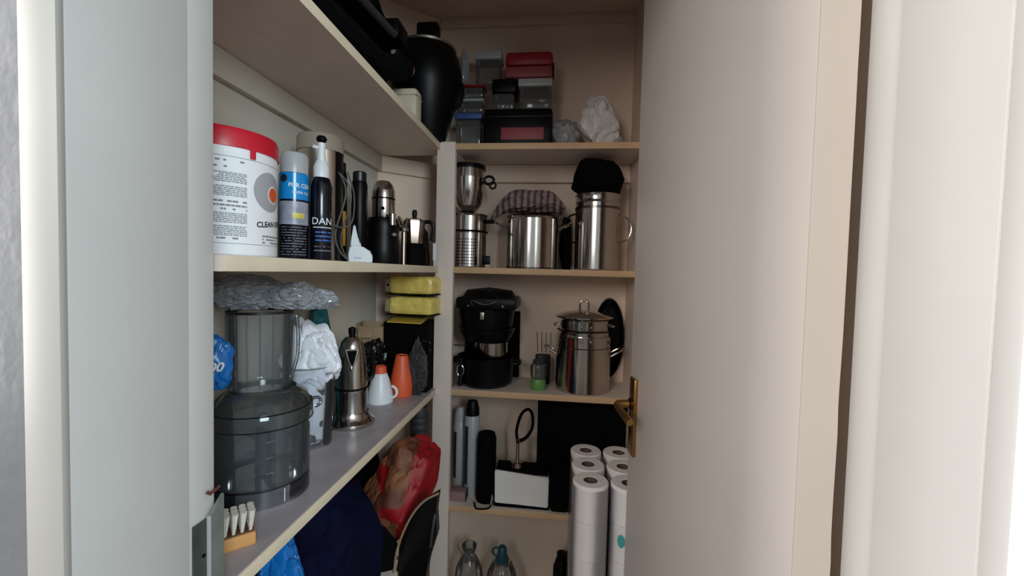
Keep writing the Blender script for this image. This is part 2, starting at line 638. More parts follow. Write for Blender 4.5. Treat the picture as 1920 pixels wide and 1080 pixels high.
pl = link('handle_plate', boxr(-0.009, 0.0, 0.548, 0.588, 0.912, 1.096, 0.003), 'brass', dr)
pl['label'] = 'dark brass backplate on the door'
bm = tube(smooth_path([(-0.008, 0.568, 1.034), (-0.030, 0.568, 1.034), (-0.042, 0.563, 1.034), (-0.045, 0.546, 1.033), (-0.044, 0.49, 1.030), (-0.042, 0.455, 1.028)], 5), [0.0095] * 10 + [0.0085] * 15 + [0.007], 12)
lv = link('lever', bm, 'brass', pl)
link('rose', lathe([(0, 0), (0.014, 0), (0.014, 0.004), (0.010, 0.007), (0, 0.007)], 20, (-0.009, 0.568, 1.034), rot=Matrix.Rotation(-PI / 2, 3, 'Y')), 'brass_dark', pl)
link('keyhole', box((-0.0095, 0.568, 0.975), (0.001, 0.006, 0.02), 0.0), 'black_matte', pl)

# strike strip on the jamb
sp = thing('strike_strip', 'weathered galvanised metal strip screwed to the white door jamb', 'strike plate', (-0.400, 0.44, 0.86))
link('plate', boxr(-0.0012, 0.0012, -0.016, 0.004, 0.0, 0.183), 'galvanised_dark', sp, smooth=0)
bm = bm_new()
q = [bm.verts.new(p) for p in ((0.0012, 0.003, 0), (0.0012, 0.0225, 0), (0.0052, 0.0225, 0), (0.0052, 0.003, 0), (0.0012, 0.003, 0.186), (0.0012, 0.0225, 0.203), (0.0052, 0.0225, 0.203), (0.0052, 0.003, 0.186))]
for f in ((3, 2, 1, 0), (4, 5, 6, 7), (0, 1, 5, 4), (1, 2, 6, 5), (2, 3, 7, 6), (3, 0, 4, 7)):
    bm.faces.new([q[i] for i in f])
link('raised_strip', bm, 'galvanised', sp, smooth=0)
link('pale_ridge', boxr(0.0012, 0.0056, 0.0010, 0.0032, 0, 0.186, 0.0004), 'translucent_grey', sp)
for z in (0.05, 0.142):
    link('screw', lathe([(0, 0), (0.0022, 0), (0.0020, 0.001), (0, 0.0012)], 12, (0.0012, -0.0030, z), rot=Matrix.Rotation(PI / 2, 3, 'Y')), 'black_matte', sp)
bm = tube(smooth_path([(-0.3995, 0.4425, 1.074), (-0.397, 0.445, 1.071), (-0.3965, 0.449, 1.073), (-0.3975, 0.4535, 1.072), (-0.396, 0.457, 1.075)], 4), [0.0017 + 0.0006 * math.sin(i * 2.1) for i in range(17)], 8)
tag(link('rusty_hook', bm, 'rust'), 'small rusty bent screw left in the jamb above the metal strip', 'screw')

# ------------------------------------------------------------------ shelves
S1, S2, S3, S4 = 1.757, 1.352, 0.942, 0.545
TH = 0.020


def shelf(label, x0, x1, y0, y1, z, side):
    t = thing('shelf_board', label, 'shelf', ((x0 + x1) / 2, (y0 + y1) / 2, z - TH))
    cx, cy = (x0 + x1) / 2, (y0 + y1) / 2
    if side == 'left':
        link('board', boxr(x0 - cx, x1 - cx - 0.002, y0 - cy, y1 - cy, 0, TH), 'shelf_white', t, smooth=0)
        link('edge_strip', boxr(x1 - cx - 0.002, x1 - cx, y0 - cy, y1 - cy, 0, TH, 0.0008), 'shelf_edge', t)
    else:
        link('board', boxr(x0 - cx, x1 - cx, y0 - cy + 0.002, y1 - cy, 0, TH), 'shelf_white', t, smooth=0)
        link('edge_strip', boxr(x0 - cx, x1 - cx, y0 - cy, y0 - cy + 0.002, 0, TH, 0.0008), 'shelf_edge_tan', t)
    return t


XF = -0.394
for z, nm in ((S1, 'top side shelf holding the black kettle and dark rolls'), (S2, 'side shelf holding the white wipes tub and spray bottles'), (S3, 'side shelf holding the smoky food processor bowl'), (S4, 'low side shelf under the cloth and plastic bags')):
    shelf('white board with cream edge, ' + nm, -0.64, XF, 0.462, 1.440, z, 'left')
for z, nm in ((S1, 'topmost back shelf under the food boxes'), (S2, 'back shelf under the stock pot with the cloth'), (S3, 'back shelf under the black pan stack'), (S4, 'back shelf under the white carton and big black box')):
    shelf('white board with tan edge, ' + nm, -0.344, 0.262, 1.37, 1.567 if z == S1 else 1.585, z, 'back')
shelf('white board with tan edge, lowest back shelf under the clear bottles', -0.344, 0.262, 1.37, 1.585, 0.15, 'back')
for o in [o for o in C.objects if o.get('label', '').endswith('smoky food processor bowl') and o.get('category') == 'shelf']:
    ln = link('shelf_liner', boxr(-0.122, 0.1205, -0.489, 0.489, TH, TH + 0.0006), 'liner', o, smooth=0)
    ln['label'] = 'bluish grey marbled shelf liner'
po = thing('shelf_post', 'upright painted post where the side and back shelves meet', 'post', (-0.3745, 1.381, 0))
link('post_body', boxr(-0.0305, 0.0305, -0.013, 0.013, 0, 1.762, 0.0015), 'post_white', po)
for z in (S2 - 0.012, S3 - 0.012):
    link('screw_head', lathe([(0, 0), (0.004, 0), (0.003, 0.001), (0, 0.0014)], 12, (-0.024, -0.013, z), rot=Matrix.Rotation(PI / 2, 3, 'X')), 'rust', po)
hk = thing('ceiling_hook', 'small pale rosette fixed to the closet ceiling', 'ceiling fitting', (-0.165, 1.40, ZC))
link('rosette', lathe([(0, 0), (0.022, 0), (0.024, -0.006), (0.014, -0.018), (0, -0.022)], 24), 'cream_plastic', hk)
link('stem', lathe([(0.006, -0.016), (0.006, -0.040), (0.012, -0.044), (0.011, -0.056), (0, -0.060)], 16), 'cream_plastic', hk)

# ------------------------------------------------------------------ side shelf at eye height


def to_cam(x, y):
    return math.atan2(-y, -x)


# wipes tub
x, y = -0.535, 0.625
A = to_cam(x, y)
R = 0.0765
t = thing('wipes_tub', 'big white plastic tub of wipes with red lid and orange ringed label', 'tub', (x, y, S2))
link('body', lathe([(0, 0), (R - 0.004, 0), (R, 0.004), (R, 0.163), (0, 0.163)], 72), 'white_label', t)
ld = link('lid', lathe([(0, 0.163), (R + 0.0022, 0.161), (R + 0.0022, 0.183), (R - 0.001, 0.190), (R - 0.012, 0.192), (0, 0.1925)], 72), 'red_plastic', t)
bm = cyl_patch(R + 0.0032, A + 0.44, A + 0.55, 0.148, 0.165, 4)
link('lid_tab', bm, 'red_plastic', ld)
bm = bm_new()
cyl_disc(bm, R + 0.0004, A + 0.93, 0.104, 0.0, 0.031)
link('grey_disc', bm, 'print_ring', t, smooth=0)
bm = bm_new()
cyl_disc(bm, R + 0.0008, A + 1.04, 0.101, 0.0, 0.0145)
link('white_ring', bm, 'print_white', t, smooth=0)
bm = bm_new()
cyl_disc(bm, R + 0.0012, A + 1.04, 0.101, 0.0, 0.0115)
link('orange_dot', bm, 'print_orange', t, smooth=0)
text_on_cyl('CLEAN EXP', 0.0120, R + 0.0006, A + 0.99, 0.050, 'print_black', t, bold=0.0003, slope=0.10)
for k in range(2):
    bm = cyl_patch(R + 0.0005, A - 0.8, A + 1.5, (0.146, 0.0195)[k], (0.1466, 0.0201)[k], 30)
    link('border_line', bm, 'print_grey', t, smooth=0)
rows = [(0.139, 0.0022, 0.35), (0.130, 0.0022, 0.3)]
for blk in ((0.122, 6), (0.102, 6), (0.063, 6), (0.044, 6)):
    rows += [(blk[0] - i * 0.0026, 0.0012, 0.97) for i in range(blk[1])]
rows += [(0.080, 0.0024, 0.7), (0.074, 0.0024, 0.8), (0.0685, 0.0024, 0.3), (0.026, 0.0024, 0.5)]
fine_print(R + 0.0005, A - 0.25, A + 0.40, rows, 'print_grey', t, 3)
fine_print(R + 0.0005, A + 0.72, A + 1.35, [(0.033, 0.0022, 0.95), (0.028, 0.0022, 0.6), (0.023, 0.0022, 0.9)], 'print_grey', t, 5)

t = thing('black_canister', 'dark lidded canister tucked behind the white wipes tub', 'canister', (-0.602, 0.725, S2))
link('body', lathe([(0, 0), (0.024, 0), (0.024, 0.19), (0, 0.19)], 32), 'char_grey', t)
link('lid', lathe([(0, 0.19), (0.027, 0.19), (0.027, 0.212), (0.02, 0.219), (0, 0.220)], 32), 'black_plastic', t)
t = thing('small_bottle', 'small bottle with orange base band between jamb and wipes tub', 'bottle', (-0.492, 0.515, S2))
link('body', lathe([(0, 0), (0.013, 0), (0.013, 0.024), (0, 0.024)], 24), 'skin_orange', t)
link('neck', lathe([(0, 0.024), (0.012, 0.024), (0.011, 0.040), (0.006, 0.052), (0.006, 0.058), (0, 0.058)], 24), 'pale_film', t)

# aerosol can
x, y = -0.515, 0.778
A = to_cam(x, y)
R = 0.0258
t = thing('spray_can', 'aerosol can with bright blue and black label and translucent grey cap', 'spray can', (x, y, S2))
link('body', lathe([(0, 0), (R - 0.002, 0.0), (R, 0.003), (R, 0.162), (R - 0.003, 0.168), (0, 0.168)], 48), 'can_dark', t)
link('cap', lathe([(0, 0.168), (R - 0.001, 0.167), (R - 0.001, 0.200), (R - 0.004, 0.206), (0, 0.2065)], 48), 'translucent_grey', t)
link('blue_panel', cyl_patch(R + 0.0003, A - 1.5, A + 1.5, 0.116, 0.166, 40), 'can_blue', t)
link('photo_panel', cyl_patch(R + 0.0003, A - 1.3, A + 1.3, 0.068, 0.112, 40), 'can_photo', t)
link('yellow_patch', cyl_patch(R + 0.0006, A - 0.1, A + 0.75, 0.080, 0.090, 16), 'can_yellow', t)
bm = bm_new()
cyl_disc(bm, R + 0.0006, A - 0.75, 0.155, 0.0, 0.0075)
link('emblem', bm, 'print_black', t, smooth=0)
text_on_cyl('PUR CEA', 0.0108, R + 0.0007, A + 0.42, 0.139, 'print_white', t, bold=0.0003)
text_on_cyl('CUPER CLE', 0.0065, R + 0.0007, A + 0.48, 0.127, 'print_white', t, bold=0.0001)
fine_print(R + 0.0005, A - 1.0, A + 1.0, [(0.062 - 0.0052 * i, 0.0016, 0.75) for i in range(11)], 'print_grey', t, 8)

# pump bottle
x, y = -0.481, 0.815
A = to_cam(x, y)
R = 0.0212
t = thing('pump_bottle', 'slim black pump bottle with white collar and black knob', 'bottle', (x, y, S2))
link('body', lathe([(0, 0), (R - 0.002, 0), (R, 0.003), (R, 0.150), (R - 0.004, 0.164), (0.014, 0.170), (0, 0.170)], 40), 'can_dark', t)
link('collar', lathe([(0, 0.168), (0.0150, 0.168), (0.0150, 0.190), (0.010, 0.202), (0, 0.203)], 32), 'white_plastic', t)
pm = link('pump_neck', lathe([(0, 0.200), (0.0088, 0.200), (0.0075, 0.222), (0.0075, 0.238), (0, 0.238)], 24), 'white_plastic', t)
link('nozzle', tube([(-0.004, -0.004, 0.228), (-0.012, -0.012, 0.229)], 0.0035, 8), 'white_plastic', pm)
link('knob', lathe([(0, 0.236), (0.004, 0.236), (0.0095, 0.243), (0.0105, 0.247), (0.007, 0.252), (0, 0.254)], 24), 'black_plastic', t)
text_on_cyl('DAN', 0.0195, R + 0.0006, A + 0.12, 0.073, 'print_white', t, bold=0.0002)
fine_print(R + 0.0005, A - 0.7, A + 1.1, [(0.066, 0.0022, 1.0)], 'print_white', t, 9)
fine_print(R + 0.0005, A - 0.5, A + 1.1, [(0.056, 0.003, 0.9), (0.048, 0.003, 0.9), (0.040, 0.003, 0.9)], 'print_blue', t, 10)
fine_print(R + 0.0005, A - 0.6, A + 1.1, [(0.028, 0.002, 0.6), (0.020, 0.0022, 0.9)], 'print_grey', t, 11)

# steel flask with its cable
x, y = -0.548, 0.925
t = thing('steel_flask', 'tall brushed steel flask with dull lid behind the pump bottle', 'flask', (x, y, S2))
link('body', lathe([(0, 0), (0.046, 0), (0.048, 0.003), (0.048, 0.250), (0, 0.250)], 56), 'steel_brushed', t)
link('lid', lathe([(0, 0.250), (0.050, 0.249), (0.050, 0.278), (0.047, 0.284), (0, 0.285)], 56), 'beige_lid', t)
link('dark_strip', cyl_patch(0.0486, -0.34, 0.70, 0.004, 0.262, 16), 'black_plastic', t)
pts = []
for i in range(40):
    a = i / 39 * 2 * PI
    pts.append((-0.488 + 0.012 * math.sin(3 * a), 0.918 + 0.014 * math.cos(a), S2 + 0.105 + 0.098 * math.sin(a)))
bm = tube(pts, 0.0018, 8, closed=True)
add_tube(bm, smooth_path([(-0.500, 0.875, S2 + 0.085), (-0.480, 0.905, S2 + 0.078), (-0.472, 0.93, S2 + 0.098), (-0.477, 0.945, S2 + 0.16), (-0.488, 0.935, S2 + 0.21)], 6), 0.0018, 8)
tag(link('cable_loop', bm, 'cable_grey'), 'thin grey cable looped against the steel flask', 'cable')

# dark bottles
for (x, y, h, lab, lb) in ((-0.574, 1.055, 0.262, 'taller black bottle with amber label, beside the steel flask', 1), (-0.532, 1.085, 0.244, 'shorter black bottle between amber-labelled bottle and chrome-domed grinder', 0)):
    t = thing('dark_bottle', lab, 'bottle', (x, y, S2), group=None)
    link('body', lathe([(0, 0), (0.019, 0), (0.0205, 0.003), (0.0205, h - 0.035), (0.018, h - 0.025), (0, h - 0.025)], 32), 'black_plastic', t)
    link('cap', lathe([(0, h - 0.026), (0.0175, h - 0.026), (0.0175, h - 0.003), (0.015, h), (0, h)], 32), 'dark_lid', t)
    if lb:
        link('amber_label', cyl_patch(0.021, -1.1, -0.1, 0.045, 0.135, 12), 'amber', t)

# white nozzle bottle
t = thing('nozzle_bottle', 'small white squeeze bottle tapering to a pointed nozzle', 'bottle', (-0.470, 0.968, S2), rz=0.38)


def slab(outline, th, bev):
    b_ = bm_new()
    lo_ = [b_.verts.new((px_, -th / 2, py_)) for px_, py_ in outline]
    hi_ = [b_.verts.new((px_, th / 2, py_)) for px_, py_ in outline]
    b_.faces.new(lo_)
    b_.faces.new(hi_[::-1])
    for i_ in range(len(outline)):
        j_ = (i_ + 1) % len(outline)
        b_.faces.new((lo_[i_], hi_[i_], hi_[j_], lo_[j_]))
    if bev:
        bmesh.ops.bevel(b_, geom=b_.edges[:], offset=bev, segments=2, affect='EDGES')
    return b_


link('body', slab([(-0.027, 0), (0.025, 0), (0.027, 0.004), (0.026, 0.018), (0.018, 0.031), (0.004, 0.040), (-0.024, 0.040), (-0.0265, 0.02)], 0.024, 0.003), 'white_plastic', t)
link('nozzle', slab([(-0.0235, 0.039), (0.003, 0.039), (-0.007, 0.055), (-0.0125, 0.090), (-0.0165, 0.091), (-0.0205, 0.06)], 0.016, 0.0025), 'white_plastic', t)
link('ribbed_edge', tube([(0.0255, -0.004, 0.004), (0.0255, -0.004, 0.018), (0.0185, -0.004, 0.031)], 0.0022, 8), 'translucent_grey', t)
bm = text_mesh('Lbrnx', 0.007)
for q in bm.verts:
    q.co = Vector((q.co.x - 0.006, -0.0126, 0.010 + q.co.y))
link('lettering', bm, 'print_blue', t, smooth=0)

# grinder with chrome dome
t = thing('coffee_grinder', 'black coffee grinder with polished chrome dome', 'coffee grinder', (-0.495, 1.155, S2))
link('base', lathe([(0, 0), (0.046, 0), (0.049, 0.006), (0.047, 0.05), (0.043, 0.085), (0.047, 0.110), (0.040, 0.130), (0, 0.130)], 40), 'black_plastic', t)
link('chrome_body', lathe([(0, 0.130), (0.031, 0.130), (0.032, 0.134), (0.0315, 0.182), (0, 0.182)], 40), 'steel', t)
link('seam_ring', lathe([(0.0312, 0.182), (0.0326, 0.183), (0.0326, 0.186), (0.0312, 0.187)], 40), 'black_plastic', t)
link('dome', lathe([(0, 0.186), (0.0315, 0.186), (0.0312, 0.205), (0.027, 0.222), (0.017, 0.234), (0, 0.238)], 40), 'steel', t)
link('button', lathe([(0, 0), (0.005, 0), (0.005, 0.003), (0, 0.004)], 16, (0.0115, -0.0290, 0.155), rot=Matrix.Rotation(PI / 2, 3, 'X')), 'black_plastic', t)
link('spout', lathe([(0, 0), (0.010, 0), (0.011, 0.030), (0, 0.030)], 24, (0.040, -0.034, 0.108)), 'steel', t)
link('front_cup', lathe([(0, 0), (0.009, 0), (0.010, 0.008), (0, 0.008)], 24, (0.044, -0.034, 0.078)), 'steel', t)

# stove-top pot
t = thing('moka_pot', 'faceted aluminium moka pot with black knob and dark base', 'moka pot', (-0.432, 1.236, S2))
link('boiler', lathe([(0, 0), (0.036, 0), (0.036, 0.05), (0.028, 0.066), (0, 0.066)], 8), 'black_matte', t, smooth=20)
link('jug', lathe([(0, 0.066), (0.026, 0.066), (0.034, 0.128), (0.032, 0.136), (0, 0.146)], 8), 'aluminium', t, smooth=20)
link('knob', lathe([(0, 0.144), (0.006, 0.144), (0.008, 0.156), (0.006, 0.166), (0, 0.168)], 16), 'black_plastic', t)
link('handle', tube(smooth_path([(0.030, 0.006, 0.132), (0.050, 0.008, 0.130), (0.056, 0.010, 0.110), (0.050, 0.010, 0.075)], 5), 0.006, 10), 'black_plastic', t)
link('spout', tube([(-0.030, -0.006, 0.115), (-0.046, -0.010, 0.146)], [0.009, 0.004], 8), 'aluminium', t)
t = thing('milk_frother', 'slim chrome frother with bright round head beside the moka pot', 'frother', (-0.444, 1.182, S2))
link('stem', lathe([(0, 0), (0.007, 0), (0.007, 0.095), (0, 0.095)], 16), 'aluminium', t)
link('head', lathe([(0, 0.095), (0.012, 0.097), (0.013, 0.106), (0.006, 0.114), (0, 0.115)], 20), 'steel', t)
link('arm', tube([(0.004, 0, 0.108), (0.012, -0.006, 0.135)], 0.0035, 8), 'steel', t)
bm = box((-0.398, 1.335, S2 + 0.047), (0.011, 0.003, 0.056), 0.001)
add_box(bm, (-0.398, 1.335, S2 + 0.010), (0.005, 0.003, 0.020), 0.001)
tag(link('paper_tag', bm, 'white_plastic'), 'narrow white card standing against the shelf post', 'tag')
t = thing('grinder_cable', 'black cordless kettle half hidden behind the shelf post', 'kettle', (-0.47, 1.36, S2))
link('body', lathe([(0, 0), (0.046, 0), (0.048, 0.01), (0.040, 0.11), (0.03, 0.125), (0, 0.128)], 32), 'black_plastic', t)
link('knob', lathe([(0, 0.126), (0.008, 0.126), (0.01, 0.138), (0, 0.142)], 16), 'black_plastic', t)
t.name = 'black_kettle'

# ------------------------------------------------------------------ side shelf with the smoky bowl
x, y = -0.507, 0.682
t = thing('processor_bowl', 'large smoky see-through food processor bowl with domed lid', 'food processor bowl', (x, y, S3))
R = 0.074
link('bowl', lathe([(0, 0.030), (R - 0.003, 0.030), (R, 0.034), (R, 0.152)], 72), 'smoky_clear', t)
link('base_skirt', lathe([(R, 0.030), (R, 0.0), (R - 0.003, 0.0), (R - 0.003, 0.0295)], 72), 'skirt_clear', t)
link('base_line', lathe([(R - 0.006, 0.031), (R - 0.0003, 0.031), (R - 0.0003, 0.0345), (R - 0.006, 0.0345)], 72), 'dark_lid', t)
ld = link('lid', lathe([(R + 0.004, 0.130), (R + 0.005, 0.131), (R + 0.005, 0.154), (R + 0.001, 0.160), (R - 0.004, 0.172), (R - 0.016, 0.182), (0.052, 0.186), (0.052, 0.181), (0, 0.181)], 72), 'smoky_lid', t)
for z in (0.131, 0.156):
    link('lid_rim', lathe([(R + 0.0045, z - 0.0012), (R + 0.0062, z), (R + 0.0045, z + 0.0012)], 72), 'dark_lid', ld)
link('handle_lug', tube(smooth_path([(0.050, 0.062, 0.150), (0.064, 0.066, 0.151), (0.070, 0.062, 0.143), (0.062, 0.058, 0.136)], 5), 0.003, 8), 'smoky_lid', t)
link('blade_hub', lathe([(0, 0.034), (0.013, 0.034), (0.011, 0.13), (0.006, 0.14), (0, 0.141)], 24), 'char_grey', t)
for z, aa in ((0.052, 0.4), (0.085, 2.6)):
    bm = bm_new()
    pr = [(0.010, -0.004), (0.035, -0.010), (0.062, 0.004), (0.040, 0.004), (0.010, 0.006)]
    lo = [bm.verts.new((px * math.cos(aa) - py * math.sin(aa), px * math.sin(aa) + py * math.cos(aa), z)) for px, py in pr]
    hi = [bm.verts.new((q.co.x, q.co.y, z + 0.0012)) for q in lo]
    bm.faces.new(lo[::-1])
    bm.faces.new(hi)
    for i in range(5):
        bm.faces.new((lo[i], lo[(i + 1) % 5], hi[(i + 1) % 5], hi[i]))
    link('blade', bm, 'steel_dark', t, smooth=0)
A = to_cam(x, y)
for k in range(3):
    link('measure_mark', cyl_patch(R + 0.0006, A + 0.05, A + 0.22, 0.06 + 0.026 * k, 0.0608 + 0.026 * k, 4), 'print_grey', t, smooth=0)
link('base_slot', cyl_patch(R + 0.0006, A + 0.42, A + 0.44, 0.006, 0.028, 2), 'print_white', t, smooth=0)

x, y = -0.533, 0.710
t = thing('clear_jug', 'clear ribbed plastic jug with dark rim standing on the smoky lid', 'jug', (x, y, S3 + 0.181))
bm = bm_new()
n = 72
prof = [(0, 0.003), (0.0495, 0.003), (0.053, 0.132), (0.055, 0.134), (0.0545, 0.0), (0, 0.0)]
link('wall', lathe([(0, 0.0), (0.0515, 0.0), (0.0525, 0.004), (0.0535, 0.134)], n), 'clear_jug', t)
link('rim', lathe([(0.0505, 0.132), (0.0545, 0.1325), (0.0545, 0.1365), (0.0505, 0.137)], n), 'dark_lid', t)
A = to_cam(x, y)
for k in range(9):
    a = A - 1.5 + k * 0.37
    link('rib', tube([(0.0522 * math.cos(a), 0.0522 * math.sin(a), 0.004), (0.0538 * math.cos(a), 0.0538 * math.sin(a), 0.130)], 0.0013, 6), 'clear_tub', t)
a = A + 1.15
link('handle', tube(smooth_path([(0.052 * math.cos(a), 0.052 * math.sin(a), 0.120), (0.062 * math.cos(a), 0.062 * math.sin(a), 0.125), (0.064 * math.cos(a), 0.064 * math.sin(a), 0.06), (0.052 * math.cos(a), 0.052 * math.sin(a), 0.012)], 6), 0.0032, 8), 'clear_jug', t)
t = thing('clear_bag', 'crumpled clear plastic bag lying on top of the ribbed jug', 'plastic bag', (-0.540, 0.722, S3 + 0.318))
link('bag', crumple((0.074, 0.070, 0.037), 3, 0.34, 2.4, 5, (-0.028, -0.012, 0)), 'film_clear', t)
link('loose_end', crumple((0.062, 0.050, 0.030), 14, 0.40, 2.2, 5, (0.040, 0.010, 0.002)), 'film_clear', t)
link('twisted_corner', crumple((0.034, 0.030, 0.022), 15, 0.40, 2.0, 4, (0.092, 0.045, 0.0)), 'film_clear', t)
t = thing('blue_bag', 'small bright blue plastic bag wedged between jamb and clear jug', 'plastic bag', (-0.552, 0.628, S3 + 0.193))
link('bag', crumple((0.028, 0.026, 0.056), 11, 0.35, 2.0, 4), 'blue_bag', t)
bm = text_mesh('00', 0.02, 0.0006, 0.3)
rr = Matrix.Rotation(to_cam(-0.552, 0.628) + PI / 2, 3, 'Z') @ Matrix.Rotation(PI / 2, 3, 'X')
for q in bm.verts:
    q.co = rr @ q.co
    q.co += Vector((0.030 * math.cos(to_cam(-0.552, 0.628)), 0.030 * math.sin(to_cam(-0.552, 0.628)), 0.036))
link('lettering', bm, 'print_white', t, smooth=0)

# clear tub with the white carrier bag in it
x, y = -0.548, 0.885
t = thing('clear_tub', 'clear round plastic tub holding a crumpled white carrier bag', 'tub', (x, y, S3))
link('wall', lathe([(0, 0.003), (0.046, 0.003), (0.055, 0.178), (0.0572, 0.180), (0.0482, 0.0), (0, 0.0)], 56), 'clear_tub', t)
link('rim', lathe([(0.0555, 0.178), (0.0585, 0.1785), (0.0585, 0.1815), (0.0555, 0.182)], 56), 'clear_jug', t)
t = thing('white_carrier_bag', 'crumpled white carrier bag with dark print bulging out of clear tub', 'plastic bag', (x, y, S3 + 0.006))
link('bag_top', crumple((0.066, 0.058, 0.090), 21, 0.42, 1.2, 5, (0.010, 0, 0.118)), 'white_bag_plain', t)
link('bag_inside', crumple((0.045, 0.043, 0.088), 8, 0.16, 2.4, 4, (0, 0, 0)), 'white_bag', t)
tag(link('teal_bag', crumple((0.040, 0.045, 0.178), 5, 0.25, 1.6, 4, (-0.588, 0.985, S3)), 'teal_bag'), 'dark teal bag standing behind the white carrier bag', 'plastic bag')

# tall steel espresso pot
x, y = -0.513, 1.015
A = to_cam(x, y)
t = thing('espresso_pot', 'tall polished steel espresso pot with flared base and black knob', 'espresso pot', (x, y, S3))
link('base', lathe([(0, 0), (0.056, 0), (0.058, 0.004), (0.057, 0.012), (0.050, 0.018), (0.044, 0.026), (0.042, 0.034), (0, 0.034)], 56), 'steel', t)
link('boiler', lathe([(0, 0.034), (0.0385, 0.034), (0.0385, 0.086), (0.0395, 0.088), (0.0395, 0.094), (0, 0.094)], 56), 'steel', t)
link('seam_ring', lathe([(0.038, 0.092), (0.0405, 0.093), (0.0405, 0.097), (0.038, 0.098)], 56), 'black_plastic', t)
link('upper_body', lathe([(0, 0.097), (0.038, 0.097), (0.037, 0.150), (0.0335, 0.180), (0.029, 0.200), (0, 0.202)], 56), 'steel', t)
link('dome_lid', lathe([(0, 0.199), (0.0285, 0.199), (0.026, 0.212), (0.016, 0.224), (0, 0.227)], 48), 'steel', t)
link('knob', lathe([(0, 0.224), (0.007, 0.225), (0.0095, 0.236), (0.009, 0.246), (0, 0.250)], 20), 'black_plastic', t)
bm = bm_new()     # V-shaped spout on the front
ca, sa = math.cos(A), math.sin(A)


def loc2(u, d, z):
    return (ca * d - sa * u, sa * d + ca * u, z)


add_tube(bm, [loc2(-0.014, 0.036, 0.196), loc2(-0.009, 0.040, 0.175), loc2(0.0, 0.0405, 0.145)], 0.0026, 8)
add_tube(bm, [loc2(0.014, 0.036, 0.196), loc2(0.009, 0.040, 0.175), loc2(0.0, 0.0405, 0.145)], 0.0026, 8)
add_tube(bm, [loc2(-0.0145, 0.036, 0.196), loc2(0.0145, 0.036, 0.196)], 0.0026, 8)
link('spout_frame', bm, 'steel', t)
bm = bm_new()
bm.faces.new([bm.verts.new(p) for p in (loc2(-0.012, 0.0365, 0.194), loc2(0.0, 0.0395, 0.150), loc2(0.012, 0.0365, 0.194))])
link('spout_mouth', bm, 'black_matte', t, smooth=0)
a = A + 1.9
link('handle', tube(smooth_path([(0.034 * math.cos(a), 0.034 * math.sin(a), 0.185), (0.052 * math.cos(a), 0.052 * math.sin(a), 0.18), (0.055 * math.cos(a), 0.055 * math.sin(a), 0.12), (0.036 * math.cos(a), 0.036 * math.sin(a), 0.104)], 6), 0.0055, 10), 'black_plastic', t)

# white jug with orange collar, orange bottle
t = thing('white_flask', 'small white plastic flask with orange collar and round handle', 'flask', (-0.515, 1.196, S3))
link('body', lathe([(0, 0), (0.036, 0), (0.0385, 0.004), (0.036, 0.030), (0.026, 0.070), (0.0185, 0.088), (0, 0.088)], 40), 'white_plastic', t)
link('collar', lathe([(0, 0.086), (0.0185, 0.086), (0.0165, 0.108), (0.012, 0.110), (0, 0.104)], 32), 'orange_plastic', t)
link('handle', tube(arc_pts((0.036, -0.004, 0.034), 0.017, -1.5, 1.5, 14), 0.0042, 10), 'white_plastic', t)
t = thing('orange_flask', 'plain orange plastic flask with narrow shoulders', 'flask', (-0.478, 1.272, S3))
link('body', lathe([(0, 0), (0.031, 0), (0.0335, 0.003), (0.036, 0.035), (0.033, 0.06), (0.023, 0.110), (0.020, 0.125), (0, 0.125)], 40), 'orange_plastic', t)
link('mouth', lathe([(0, 0.124), (0.0185, 0.124), (0.0185, 0.129), (0.016, 0.129), (0.016, 0.125), (0, 0.125)], 32), 'orange_plastic', t)

# black carton, bags and yellow packs in the corner
t = thing('black_carton', 'black carton in the corner under the yellow packs', 'box', (-0.478, 1.366, S3))
link('carton', boxr(-0.078, 0.070, -0.055, 0.055, 0, 0.228, 0.003), 'black_matte', t)
link('flap', box((-0.004, -0.058, 0.205), (0.14, 0.003, 0.042), 0.001), 'black_matte', t)
tag(link('black_bag', crumple((0.056, 0.036, 0.108), 31, 0.5, 2.6, 5, (-0.572, 1.270, S3)), 'black_bagplastic'), 'shiny black plastic bag squeezed behind the white flask', 'plastic bag')
tag(link('grey_strap_bag', crumple((0.034, 0.022, 0.115), 17, 0.5, 2.8, 5, (-0.432, 1.282, S3)), 'char_grey'), 'dark grey crinkled bag beside the orange flask', 'plastic bag')
t = thing('cardboard_box', 'small open tan cardboard box beside the yellow packs', 'box', (-0.598, 1.320, S3 + 0.150), 0.2)
bm = bm_new()
add_box(bm, (0, 0.03, 0.036), (0.078, 0.003, 0.072), 0.0008)
add_box(bm, (0, -0.028, 0.030), (0.078, 0.003, 0.060), 0.0008)
add_box(bm, (-0.038, 0, 0.036), (0.003, 0.058, 0.072), 0.0008)
add_box(bm, (0.038, 0, 0.030), (0.003, 0.058, 0.060), 0.0008)
add_box(bm, (0, 0, 0.002), (0.078, 0.058, 0.004), 0.0008)
link('tray', bm, 'cardboard', t)
link('flap', box((-0.012, -0.040, 0.045), (0.044, 0.003, 0.040), 0.0008, Matrix.Rotation(-0.6, 3, 'X')), 'cardboard', t)
t = thing('yellow_card', 'flat yellow card folder under the wrapped yellow packs', 'card', (-0.475, 1.345, S3 + 0.228))
bm = bm_new()
q = [bm.verts.new(p) for p in ((-0.060, -0.060, 0), (0.056, -0.072, 0), (0.040, 0.05, 0), (-0.050, 0.05, 0), (-0.060, -0.060, 0.003), (0.056, -0.072, 0.003), (0.040, 0.05, 0.022), (-0.050, 0.05, 0.022))]
for f in ((3, 2, 1, 0), (4, 5, 6, 7), (0, 1, 5, 4), (1, 2, 6, 5), (2, 3, 7, 6), (3, 0, 4, 7)):
    bm.faces.new([q[i] for i in f])
link('sheet', bm, 'yellow_card', t, smooth=0)
